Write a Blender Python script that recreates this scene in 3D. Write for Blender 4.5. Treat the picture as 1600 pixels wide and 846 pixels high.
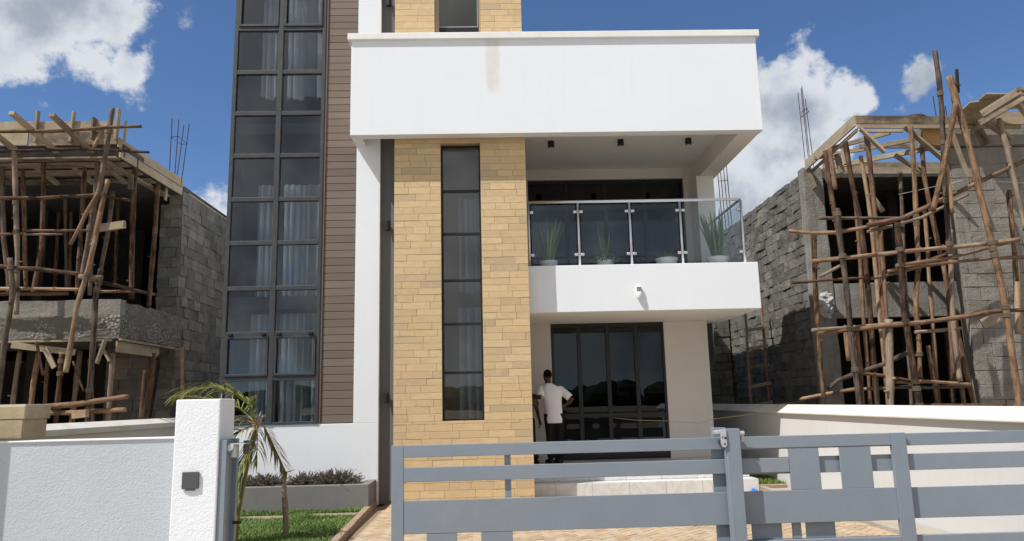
import bpy, bmesh, math, random
from mathutils import Vector, Matrix, noise
random.seed(7)
for o in list(bpy.data.objects): bpy.data.objects.remove(o)
S = bpy.context.scene; COL = S.collection; R = math.radians

# ------------------------------------------------------------------ camera
EYE = 1.62
cd = bpy.data.cameras.new('camera'); cam = bpy.data.objects.new('camera', cd); COL.objects.link(cam)
cd.sensor_fit = 'HORIZONTAL'; cd.sensor_width = 36; cd.lens = 36*1160/1600
cd.clip_start = .05; cd.clip_end = 2000
cam.matrix_world = Matrix.Translation((0, 0, EYE)) @ Matrix.Rotation(R(-1.73), 4, 'Z') @ Matrix.Rotation(R(100.0), 4, 'X') @ Matrix.Rotation(R(-1.38), 4, 'Z')
S.camera = cam

# ------------------------------------------------------------------ light and exposure
SUN = Vector((-1.65, -1.0, 2.7)).normalized()
sl = bpy.data.lights.new('sun', 'SUN'); sl.energy = 4.2; sl.angle = R(.5); sl.color = (1, .972, .935)
so = bpy.data.objects.new('sun', sl); COL.objects.link(so); so.location = (-20, -12, 40)
so.rotation_euler = (-SUN).to_track_quat('-Z', 'Y').to_euler()
S.view_settings.view_transform = 'Standard'; S.view_settings.look = 'None'
S.view_settings.gamma = 1; S.view_settings.use_curve_mapping = False
S.view_settings.exposure = .35
S.cycles.max_bounces = 10; S.cycles.diffuse_bounces = 7; S.cycles.glossy_bounces = 6; S.cycles.transparent_max_bounces = 16; S.cycles.use_denoising = True
S.cycles.sample_clamp_indirect = 6; S.cycles.caustics_reflective = False; S.cycles.caustics_refractive = False

class NT:
    """small node helper"""
    def __init__(s, tree): s.t = tree; s.n = tree.nodes; s.l = tree.links
    def new(s, k, **kw):
        n = s.n.new(k)
        for a, b in kw.items():
            if a == 'ins':
                for i, v in b.items(): s.put(n, i, v)
            else: setattr(n, a, b)
        return n
    def put(s, n, i, v):
        if hasattr(v, 'is_output'): s.l.new(v, n.inputs[i])
        elif hasattr(v, 'outputs'): s.l.new(v.outputs[0], n.inputs[i])
        else: n.inputs[i].default_value = v
    def math(s, op, a, b=0., c=0., clamp=False):
        n = s.new('ShaderNodeMath', operation=op, use_clamp=clamp); s.put(n, 0, a); s.put(n, 1, b)
        if op in ('MULTIPLY_ADD', 'SMOOTH_MIN', 'SMOOTH_MAX', 'COMPARE'): s.put(n, 2, c)
        return n.outputs[0]
    def vmath(s, op, a, b=(0, 0, 0)):
        n = s.new('ShaderNodeVectorMath', operation=op); s.put(n, 0, a); s.put(n, 1, b)
        return n.outputs['Value'] if op in ('DOT_PRODUCT', 'LENGTH', 'DISTANCE') else n.outputs[0]
    def noise(s, vec, scale, detail=4, rough=.55, out='Fac', dist=0.):
        n = s.new('ShaderNodeTexNoise', ins={'Vector': vec, 'Scale': scale, 'Detail': detail, 'Roughness': rough, 'Distortion': dist})
        return n.outputs[out]
    def rng(s, v, a, b, c=0., d=1., smooth=False):
        n = s.new('ShaderNodeMapRange', interpolation_type='SMOOTHSTEP' if smooth else 'LINEAR')
        for i, x in enumerate((v, a, b, c, d)): s.put(n, i, x)
        return n.outputs[0]
    def mix(s, f, a, b, typ='MIX'):
        n = s.new('ShaderNodeMix', data_type='RGBA', blend_type=typ)
        s.put(n, 0, f)
        for i, v in ((6, a), (7, b)):
            if isinstance(v, (tuple, list)): v = tuple(v)[:3] + (1,)
            s.put(n, i, v)
        return n.outputs[2]
    def ramp(s, f, stops):
        n = s.new('ShaderNodeValToRGB'); s.put(n, 0, f); e = n.color_ramp.elements
        while len(e) > 1: e.remove(e[0])
        e[0].position = stops[0][0]; e[0].color = tuple(stops[0][1]) + (1,)
        for p, c in stops[1:]:
            k = e.new(p); k.color = tuple(c) + (1,)
        return n.outputs[0]

# ------------------------------------------------------------------ world: daylight sky with cumulus clouds
W = bpy.data.worlds.new('World'); S.world = W; W.use_nodes = True
w = NT(W.node_tree); w.n.clear()
sky = w.new('ShaderNodeTexSky'); sky.sky_type = 'NISHITA'; sky.sun_disc = False
sky.sun_elevation = math.asin(SUN.z); sky.sun_rotation = math.atan2(SUN.x, SUN.y)
sky.altitude = 1600; sky.air_density = 1.0; sky.dust_density = .6; sky.ozone_density = 2.2
tc = w.new('ShaderNodeTexCoord'); D = tc.outputs['Generated']
warp = w.noise(D, 9, 3, .5, 'Color')
wv = w.vmath('SUBTRACT', warp, (.5, .5, .5)); wv = w.vmath('MULTIPLY', wv, (.07, .07, .07)); DW = w.vmath('ADD', D, wv)
CLOUDS = [((-.51, .76, .455), .135, 1.), ((-.425, .80, .455), .07, .9), ((-.555, .755, .385), .075, .75), ((-.418, .82, .395), .05, .7), ((-.505, .80, .335), .03, .55),
          ((.375, .855, .345), .07, 1.), ((.425, .835, .348), .036, .92), ((.36, .88, .285), .105, 1.), ((.395, .875, .305), .062, .92), ((.33, .91, .24), .12, .9),
          ((.505, .79, .352), .030, .52), ((.485, .82, .305), .045, .46), ((.53, .79, .31), .035, .36), ((-.345, .91, .215), .06, .9),
          ((-.36, -.86, .36), .15, 1.), ((-.30, -.93, .21), .13, .9), ((-.25, -.90, .33), .12, .9), ((-.40, -.90, .14), .12, .9), ((-.2, -.93, .10), .14, .9), ((-.33, -.78, .52), .09, .8), ((.2, -.9, .22), .16, 1.), ((.05, -.95, .12), .13, .9), ((.6, -.7, .3), .2, 1.), ((-.75, -.6, .35), .22, 1.), ((0, -.7, .7), .15, .9)]
tot = None
for c, r, k in CLOUDS:
    c = Vector(c).normalized()
    d = w.vmath('DISTANCE', DW, tuple(c))
    b = w.rng(d, 0., r*1.5, k, 0.)
    tot = b if tot is None else w.math('MAXIMUM', tot, b)
fb = w.noise(D, 12, 12, .62)
front = w.math('ADD', tot, w.math('MULTIPLY', w.math('SUBTRACT', fb, .5), 1.45))
sep = w.new('ShaderNodeSeparateXYZ', ins={0: D})
big = w.noise(D, 2.6, 8, .6)
back = w.math('ADD', w.rng(big, .33, .58, 0., 1.0), w.rng(sep.outputs[1], -.12, .25, 0., -1.))  # cloud cover behind the camera: reflected in glass, thickened as white fill
dens = w.math('MAXIMUM', front, back)
mask = w.rng(dens, .34, .54, 0., 1., True)
shade = w.noise(w.vmath('ADD', D, (.02, .03, -.05)), 8, 5, .55)
lit = w.rng(w.math('SUBTRACT', shade, w.math('MULTIPLY', dens, .22)), .18, .42, 0., 1., True)
ccol = w.mix(lit, (.33, .375, .45), (.66, .69, .74))
bs = w.new('ShaderNodeBackground', ins={0: w.mix(1., sky.outputs[0], (.68, .84, 1.0), 'MULTIPLY'), 1: .10})
bc = w.new('ShaderNodeBackground', ins={0: ccol, 1: .84})
ms = w.new('ShaderNodeMixShader', ins={0: mask, 1: bs.outputs[0], 2: bc.outputs[0]})
w.new('ShaderNodeOutputWorld', ins={0: ms.outputs[0]})

# ------------------------------------------------------------------ materials
M = {}
def base(name, col=(.5, .5, .5), rough=.7, metal=0., spec=.4):
    m = bpy.data.materials.new(name); m.use_nodes = True
    t = NT(m.node_tree); p = m.node_tree.nodes['Principled BSDF']
    p.inputs['Base Color'].default_value = tuple(col) + (1,); p.inputs['Roughness'].default_value = rough
    p.inputs['Metallic'].default_value = metal; p.inputs['Specular IOR Level'].default_value = spec
    M[name] = m
    g = t.new('ShaderNodeNewGeometry')
    return t, p, g.outputs['Position']
def bump(t, p, h, strength=.5, dist=.01):
    b = t.new('ShaderNodeBump', ins={'Height': h, 'Strength': strength, 'Distance': dist}); t.l.new(b.outputs[0], p.inputs['Normal'])

def stucco(name, col, sc=60, st=.25, dist=.004, dirt=.06, stain=None):
    t, p, P = base(name, col, .85, spec=.25)
    n = t.noise(P, sc, 4, .6); f = t.noise(P, 1.1, 5, .6); f2 = t.noise(P, 7, 5, .65)
    c = t.mix(t.rng(f, .35, .72, 0., dirt*3), col, tuple(x*y for x, y in zip(col, (.86, .84, .80))))
    c = t.mix(t.rng(f2, .55, .78, 0., dirt*2.5), c, tuple(x*.88 for x in col))
    run = t.noise(t.vmath('MULTIPLY', P, (7, 7, .55)), 1., 6, .65); c = t.mix(t.rng(run, .52, .78, 0., dirt*2.2), c, tuple(x*y for x, y in zip(col, (.82, .80, .75))))
    n = t.math('ADD', n, t.math('MULTIPLY', t.noise(P, 11, 5, .6), 1.4))
    if stain: c = stain(t, P, c)
    t.put(p, 'Base Color', c); bump(t, p, n, st, dist)
    return t, p, P
def fascia_stain(t, P, c):
    s = t.new('ShaderNodeSeparateXYZ', ins={0: P}); x = s.outputs[0]; z = s.outputs[2]
    wob = t.math('MULTIPLY', t.math('SUBTRACT', t.noise(P, 5, 3), .5), .16)
    dx = t.math('ABSOLUTE', t.math('SUBTRACT', t.math('ADD', x, wob), .12))
    a = t.math('MULTIPLY', t.rng(dx, .06, .15, 1., 0., True), t.rng(z, 6.82, 7.0, 0., 1., True))
    a = t.math('MULTIPLY', a, t.rng(t.noise(P, 9, 4), .3, .6, .3, .6))
    return t.mix(a, c, (.63, .585, .50))
stucco('white_stucco', (.765, .79, .815))
stucco('white_fascia', (.765, .79, .815), stain=fascia_stain)
stucco('boundary_white', (.62, .615, .60), dirt=.12)
stucco('coping_white', (.78, .77, .75), dirt=.16)
stucco('soffit', (.80, .78, .74), 50, .12)
stucco('porch_wall', (.66, .63, .58), 40, .15, dirt=.12)
stucco('grey_render', (.155, .155, .16), 50, .2)
stucco('planter_grey', (.20, .195, .19), 30, .25, dirt=.2)
def worm(name, col):      # coarse trowelled render
    t, p, P = base(name, col, .85, spec=.25)
    n1 = t.noise(P, 34, 3, .5, dist=1.4); n2 = t.noise(P, 60, 3, .6)
    h = t.math('ADD', t.rng(n1, .42, .60, 0., 1., True), t.math('MULTIPLY', n2, .35))
    f = t.noise(P, 1.7, 5, .6)
    t.put(p, 'Base Color', t.mix(t.rng(f, .35, .7, 0., .35), col, tuple(x*.87 for x in col)))
    bump(t, p, h, .36, .004)
worm('rustic_white', (.77, .78, .79)); worm('rustic_grey', (.47, .495, .52))
t, p, P = base('cap_cream', (.78, .745, .67), .85); f = t.noise(P, 2.5, 6, .65)
t.put(p, 'Base Color', t.mix(t.rng(f, .45, .8), (.66, .63, .57), (.52, .48, .42))); bump(t, p, t.noise(P, 60, 4), .3, .005)

def attr(t, name='tone'):
    return t.new('ShaderNodeAttribute', attribute_name=name).outputs['Fac']
# tan machine cut stone (one tone per stone)
t, p, P = base('stone', (.6, .43, .24), .8, spec=.25)
a = attr(t)
c = t.ramp(a, [(0., (.45, .345, .215)), (.10, (.52, .39, .232)), (.3, (.575, .42, .235)), (.7, (.615, .445, .242)), (1., (.63, .475, .28))])
v = t.noise(t.vmath('MULTIPLY', P, (3, 3, 9)), 2.2, 6, .65); sp = t.noise(P, 16, 5, .7)
c = t.mix(t.rng(v, .46, .74, 0., .55), c, (.44, .34, .215)); w2 = t.noise(P, 5., 7, .7, dist=1.5); c = t.mix(t.rng(w2, .54, .70, 0., .45), c, (.68, .53, .32)); c = t.mix(t.rng(sp, .66, .76, 0., .5), c, (.36, .25, .14))
t.put(p, 'Base Color', c); bump(t, p, t.math('ADD', t.noise(P, 34, 6, .65), t.math('MULTIPLY', v, .8)), .5, .008)
t, p, P = base('stone_mortar', (.36, .28, .18), .95)
t, p, P = base('cap_stone', (.52, .42, .27), .85, spec=.2); f = t.noise(P, 5, 6, .65)
t.put(p, 'Base Color', t.mix(t.rng(f, .35, .7), (.54, .44, .28), (.40, .31, .19))); bump(t, p, t.noise(P, 30, 5), .4, .006)
# rough grey stone blocks of the unfinished houses
t, p, P = base('block', (.2, .19, .17), .92, spec=.15)
a = attr(t); v = t.noise(P, 3.2, 7, .68); fine = t.noise(P, 22, 7, .7)
c = t.ramp(a, [(0., (.125, .115, .099)), (.4, (.16, .148, .127)), (.75, (.19, .174, .147)), (1., (.235, .214, .18))])
c = t.mix(t.rng(v, .42, .72, 0., .75), c, (.075, .07, .062)); c = t.mix(t.rng(fine, .60, .75, 0., .5), c, (.36, .34, .30))
t.put(p, 'Base Color', c); bump(t, p, t.math('ADD', fine, t.math('MULTIPLY', v, 1.0)), .7, .022)
def concrete(name, ca, cb, cc, bd=.02):
    t, p, P = base(name, ca, .92, spec=.15)
    v = t.noise(P, 2.1, 8, .68); f = t.noise(P, 26, 6, .7); l = t.noise(t.vmath('MULTIPLY', P, (9, 9, .8)), 1.5, 5, .6)
    c = t.mix(t.rng(v, .38, .66), ca, cb); c = t.mix(t.rng(l, .52, .75, 0., .55), c, cc); c = t.mix(t.rng(f, .62, .76, 0., .4), c, tuple(min(1, x*1.7) for x in ca))
    t.put(p, 'Base Color', c); bump(t, p, t.math('ADD', f, t.math('MULTIPLY', v, .6)), .8, bd)
concrete('mortar_grey', (.24, .22, .185), (.17, .155, .13), (.11, .10, .087), .03)
concrete('concrete', (.28, .26, .228), (.19, .176, .152), (.11, .10, .086), .03)
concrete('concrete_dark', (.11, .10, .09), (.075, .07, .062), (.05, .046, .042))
concrete('shaded_block', (.07, .064, .056), (.045, .042, .037), (.03, .028, .025))  # block darkened in colour to stand for the shade inside the shells
concrete('pale_apron', (.40, .36, .30), (.34, .30, .24), (.30, .24, .17), .006)
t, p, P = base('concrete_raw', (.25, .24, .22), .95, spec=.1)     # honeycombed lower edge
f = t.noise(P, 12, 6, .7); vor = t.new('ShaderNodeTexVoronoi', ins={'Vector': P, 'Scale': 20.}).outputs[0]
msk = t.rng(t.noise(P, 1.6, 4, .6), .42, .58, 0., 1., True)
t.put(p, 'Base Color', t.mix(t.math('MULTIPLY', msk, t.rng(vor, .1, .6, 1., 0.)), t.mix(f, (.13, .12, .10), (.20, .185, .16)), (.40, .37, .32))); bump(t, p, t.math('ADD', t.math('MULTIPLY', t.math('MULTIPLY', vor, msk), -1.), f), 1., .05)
# timber
def timber(name, stops, grain=(1, 1, 1), bd=.006, uv=True):
    t, p, P = base(name, stops[0][1], .85, spec=.2)
    oi = t.new('ShaderNodeObjectInfo').outputs['Random']
    vec = t.new('ShaderNodeUVMap').outputs[0] if uv else P
    vec2 = t.vmath('ADD', t.vmath('MULTIPLY', vec, grain), t.new('ShaderNodeCombineXYZ', ins={0: t.math('MULTIPLY', oi, 37.), 1: t.math('MULTIPLY', oi, 91.)}).outputs[0])
    n = t.noise(vec2, 1., 7, .65); k = t.noise(P, 3.6, 6, .68)
    val = t.math('ADD', t.math('MULTIPLY', n, .62), t.math('MULTIPLY', k, .46))
    val = t.math('ADD', val, t.math('MULTIPLY', t.math('SUBTRACT', oi, .5), .28))
    t.put(p, 'Base Color', t.ramp(val, stops)); bump(t, p, t.math('ADD', n, t.math('MULTIPLY', k, .5)), .8, bd)
timber('bark_pole', [(.36, (.02, .013, .009)), (.47, (.075, .042, .026)), (.57, (.155, .088, .052)), (.67, (.22, .14, .086)), (.79, (.36, .27, .18))], (9, 3.2, 1), .02)
timber('grey_pole', [(.36, (.03, .024, .019)), (.47, (.10, .074, .055)), (.59, (.175, .13, .095)), (.79, (.32, .25, .18))], (9, 2.8, 1), .018)
timber('pale_pole', [(.35, (.035, .021, .013)), (.46, (.14, .082, .046)), (.58, (.265, .165, .094)), (.78, (.42, .31, .20))], (9, 2.8, 1), .016)
timber('board', [(.34, (.09, .07, .05)), (.46, (.22, .172, .118)), (.6, (.335, .27, .185)), (.8, (.44, .37, .27))], (6, .9, 1), .004)
timber('orange_board', [(.3, (.25, .12, .045)), (.5, (.40, .21, .085)), (.7, (.47, .28, .13))], (6, .9, 1), .004)
# brown cladding boards
t, p, P = base('brown_board', (.15, .10, .08), .6, spec=.3)
a = attr(t); g = t.noise(t.vmath('MULTIPLY', P, (1.2, 1, 60)), 2., 5, .6)
c = t.ramp(a, [(0., (.160, .118, .094)), (1., (.215, .162, .132))]); c = t.mix(t.rng(g, .35, .7, 0., .5), c, (.135, .098, .078))
t.put(p, 'Base Color', c); bump(t, p, g, .35, .003)
t, p, P = base('brown_trim', (.145, .105, .088), .5)
t, p, P = base('window_frame', (.05, .052, .057), .45, spec=.4)
t.put(p, 'Base Color', t.mix(t.rng(t.noise(P, 6, 5), .4, .7), (.043, .045, .049), (.06, .061, .063)))
t, p, P = base('black_frame', (.014, .014, .015), .4, spec=.4)
t, p, P = base('black_metal', (.012, .012, .013), .45, spec=.4)
t, p, P = base('steel', (.70, .71, .73), .35, .85); t.put(p, 'Roughness', t.rng(t.noise(P, 40, 3), .3, .7, .30, .45))
# gate paint
t, p, P = base('gate_paint', (.20, .235, .275), .42, spec=.45)
f = t.noise(P, 3.2, 6, .65); s_ = t.noise(t.vmath('MULTIPLY', P, (14, 14, 1.2)), 2, 4, .6); d_ = t.noise(P, 38, 3, .6)
c = t.mix(t.rng(f, .35, .72, 0., .5), (.205, .242, .282), (.175, .205, .24)); c = t.mix(t.rng(s_, .6, .8, 0., .22), c, (.30, .30, .29)); c = t.mix(t.rng(d_, .68, .78, 0., .35), c, (.33, .29, .24)); big_ = t.noise(P, .9, 6, .7); c = t.mix(t.rng(big_, .48, .72, 0., .45), c, (.27, .275, .28))
t.put(p, 'Base Color', c); t.put(p, 'Roughness', t.rng(f, .3, .7, .36, .55)); bump(t, p, t.noise(P, 90, 3), .06, .002)
t, p, P = base('galvanised', (.55, .56, .57), .45, .6); t.put(p, 'Base Color', t.mix(t.noise(P, 22, 4), (.46, .47, .49), (.66, .66, .67)))
t, p, P = base('roller', (.50, .49, .46), .5)
t, p, P = base('hole_dark', (.01, .01, .01), .9)
t, p, P = base('socket_grey', (.075, .075, .073), .6)
t, p, P = base('plastic_white', (.74, .74, .73), .35); t, p, P = base('lens_white', (.66, .68, .70), .2, spec=.6)
# marble steps
t, p, P = base('marble', (.7, .69, .67), .3, spec=.5)
vn = t.noise(P, 1.6, 8, .6, dist=2.2); vv = t.rng(t.math('ABSOLUTE', t.math('SUBTRACT', vn, .5)), 0., .06, 1., 0.)
sx = t.new('ShaderNodeSeparateXYZ', ins={0: P}).outputs[0]
jt = t.math('LESS_THAN', t.math('ABSOLUTE', t.math('SUBTRACT', t.math('FRACT', t.math('DIVIDE', t.math('SUBTRACT', sx, .72), .62)), .5)), .006)
c = t.mix(t.math('MULTIPLY', vv, .35), (.66, .65, .63), (.40, .40, .40)); c = t.mix(jt, c, (.32, .31, .29)); t.put(p, 'Base Color', c)
t, p, P = base('porch_tile', (.42, .40, .37), .35); t.put(p, 'Base Color', t.mix(t.noise(P, 3, 6), (.62, .60, .57), (.52, .50, .47)))
# paving: herringbone-laid small concrete pavers
t, p, P = base('paver', (.3, .2, .13), .9, spec=.2)
a = attr(t); v = t.noise(P, 1.1, 6, .6); f = t.noise(P, 26, 5, .65)
c = t.ramp(a, [(0., (.36, .27, .18)), (.5, (.46, .345, .225)), (.85, (.50, .39, .265)), (1., (.43, .38, .31))])
c = t.mix(t.rng(v, .42, .7, 0., .55), c, (.47, .34, .215)); c = t.mix(t.rng(f, .58, .75, 0., .4), c, (.28, .20, .13))
t.put(p, 'Base Color', c); bump(t, p, f, .4, .004)
t, p, P = base('sand', (.24, .165, .10), .95); t.put(p, 'Base Color', t.mix(t.noise(P, 3, 8, .7), (.27, .185, .115), (.19, .125, .075))); bump(t, p, t.noise(P, 20, 8, .7), .6, .02)
t, p, P = base('soil', (.16, .10, .06), .95); t.put(p, 'Base Color', t.mix(t.noise(P, 6, 8, .7), (.17, .105, .062), (.10, .065, .04))); bump(t, p, t.noise(P, 30, 6, .7), .8, .02)
t, p, P = base('kerb', (.24, .17, .115), .9); f = t.noise(P, 8, 7, .7)
t.put(p, 'Base Color', t.mix(t.rng(f, .35, .7), (.37, .27, .19), (.23, .165, .115))); bump(t, p, t.noise(P, 40, 5, .7), .6, .008)
t, p, P = base('street_ground', (.2, .16, .12), .95); t.put(p, 'Base Color', t.mix(t.noise(P, .6, 8, .7), (.36, .29, .21), (.26, .20, .145)))
t, p, P = base('street_bounce', (.44, .41, .36), .9); t.put(p, 'Base Color', t.mix(t.noise(P, .9, 8, .7), (.56, .53, .48), (.48, .44, .39)))  # pale tone raised to bounce light upward
# plants
def leafmat(name, stops, rough=.55, trans=.25):
    t, p, P = base(name, stops[0][1], rough, spec=.35)
    a = attr(t); n = t.noise(P, 9, 3)
    t.put(p, 'Base Color', t.ramp(t.math('ADD', t.math('MULTIPLY', a, .8), t.math('MULTIPLY', n, .25)), stops))
    p.inputs['Subsurface Weight'].default_value = 0
    tl = t.new('ShaderNodeBsdfTranslucent'); t.l.new(p.inputs['Base Color'].links[0].from_socket, tl.inputs[0])
    mx = t.new('ShaderNodeMixShader', ins={0: trans}); out = M[name].node_tree.nodes['Material Output']
    t.l.new(p.outputs[0], mx.inputs[1]); t.l.new(tl.outputs[0], mx.inputs[2]); t.l.new(mx.outputs[0], out.inputs[0])
leafmat('grass_blade', [(0., (.065, .125, .028)), (.5, (.14, .225, .05)), (.85, (.22, .29, .08)), (1., (.34, .31, .15))])
leafmat('palm_green', [(0., (.07, .115, .025)), (.5, (.18, .22, .05)), (.8, (.32, .30, .08)), (1., (.45, .35, .12))])
leafmat('palm_dry', [(0., (.14, .15, .04)), (.35, (.27, .235, .08)), (.7, (.42, .31, .14)), (1., (.50, .37, .22))])
leafmat('shrub_grey', [(0., (.06, .058, .042)), (.5, (.135, .118, .09)), (1., (.24, .20, .16))])
leafmat('snake_leaf', [(0., (.08, .13, .05)), (.5, (.18, .25, .11)), (1., (.40, .40, .18))])
leafmat('succulent', [(0., (.05, .12, .04)), (1., (.16, .27, .09))])
leafmat('tree_mass', [(0., (.02, .035, .015)), (1., (.05, .08, .03))], .8, .1)
timber('trunk_dry', [(.3, (.15, .11, .075)), (.5, (.27, .205, .145)), (.75, (.36, .29, .21))], (5, 6, 1), .01)
t, p, P = base('stem_yellow', (.30, .23, .06), .5); t.put(p, 'Base Color', t.mix(t.noise(P, 8, 4), (.33, .25, .07), (.16, .15, .04)))
t, p, P = base('sheath_pink', (.42, .27, .19), .7)
t, p, P = base('pot_white', (.74, .73, .70), .5)
# cloth and people
t, p, P = base('curtain', (.80, .82, .84), .9, spec=.1)      # thin sheer cloth
out = M['curtain'].node_tree.nodes['Material Output']; tr_ = t.new('ShaderNodeBsdfTransparent'); tl_ = t.new('ShaderNodeBsdfTranslucent', ins={0: (.8, .82, .84, 1)})
m1 = t.new('ShaderNodeMixShader', ins={0: .35, 1: p.outputs[0], 2: tl_.outputs[0]}); t.l.new(t.new('ShaderNodeMixShader', ins={0: .52, 1: m1.outputs[0], 2: tr_.outputs[0]}).outputs[0], out.inputs[0])
t, p, P = base('tee_white', (.84, .83, .88), .9, spec=.1); bump(t, p, t.noise(P, 14, 4), .3, .012)
t, p, P = base('trousers_black', (.018, .018, .02), .9, spec=.1)
t, p, P = base('shirt_plaid', (.16, .13, .10), .9, spec=.1); t.put(p, 'Base Color', t.mix(t.rng(t.noise(P, 30, 3), .4, .6), (.20, .16, .12), (.10, .085, .07)))
t, p, P = base('skin', (.065, .035, .022), .55, spec=.35)
t, p, P = base('hair_black', (.008, .007, .006), .9, spec=.1); bump(t, p, t.noise(P, 160, 2), .8, .01)
t, p, P = base('shoe', (.02, .02, .022), .6)
t, p, P = base('rope', (.16, .125, .085), .95)
t, p, P = base('rusty_bar', (.075, .035, .025), .8, .3)
t, p, P = base('sack', (.42, .42, .40), .6, spec=.3); t.put(p, 'Base Color', t.mix(t.noise(P, 9, 4), (.50, .50, .48), (.26, .26, .25)))
t, p, P = base('cable_yellow', (.38, .31, .18), .6)
t, p, P = base('blue_scrap', (.03, .16, .55), .5)
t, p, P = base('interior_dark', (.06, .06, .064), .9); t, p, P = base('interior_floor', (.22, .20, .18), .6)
def glass(name, tint, ior, refl=(1, 1, 1), rough=0.):
    m = bpy.data.materials.new(name); m.use_nodes = True; M[name] = m
    t = NT(m.node_tree); m.node_tree.nodes.remove(m.node_tree.nodes['Principled BSDF'])
    g = t.new('ShaderNodeNewGeometry')
    fr = t.new('ShaderNodeFresnel', ins={'IOR': t.rng(g.outputs['Backfacing'], 0., 1., ior, 1/ior)})   # thin sheet: the far face reflects like the near one
    wob = t.noise(g.outputs['Position'], .9, 1, .3)
    bp = t.new('ShaderNodeBump', ins={'Height': wob, 'Strength': .25, 'Distance': .004})
    gl = t.new('ShaderNodeBsdfGlossy', ins={0: tuple(refl) + (1,), 'Roughness': rough, 'Normal': bp.outputs[0]})
    tr = t.new('ShaderNodeBsdfTransparent', ins={0: tuple(tint) + (1,)})
    mx = t.new('ShaderNodeMixShader', ins={0: fr.outputs[0], 1: tr.outputs[0], 2: gl.outputs[0]})
    t.l.new(mx.outputs[0], m.node_tree.nodes['Material Output'].inputs[0])
glass('tinted_glass', (.80, .83, .85), 1.62, (.94, .95, .96)); glass('dark_glass', (.26, .27, .29), 1.5, (.9, .95, 1.)); glass('clear_glass', (.93, .965, .975), 1.45, (.85, .93, 1.))

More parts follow.
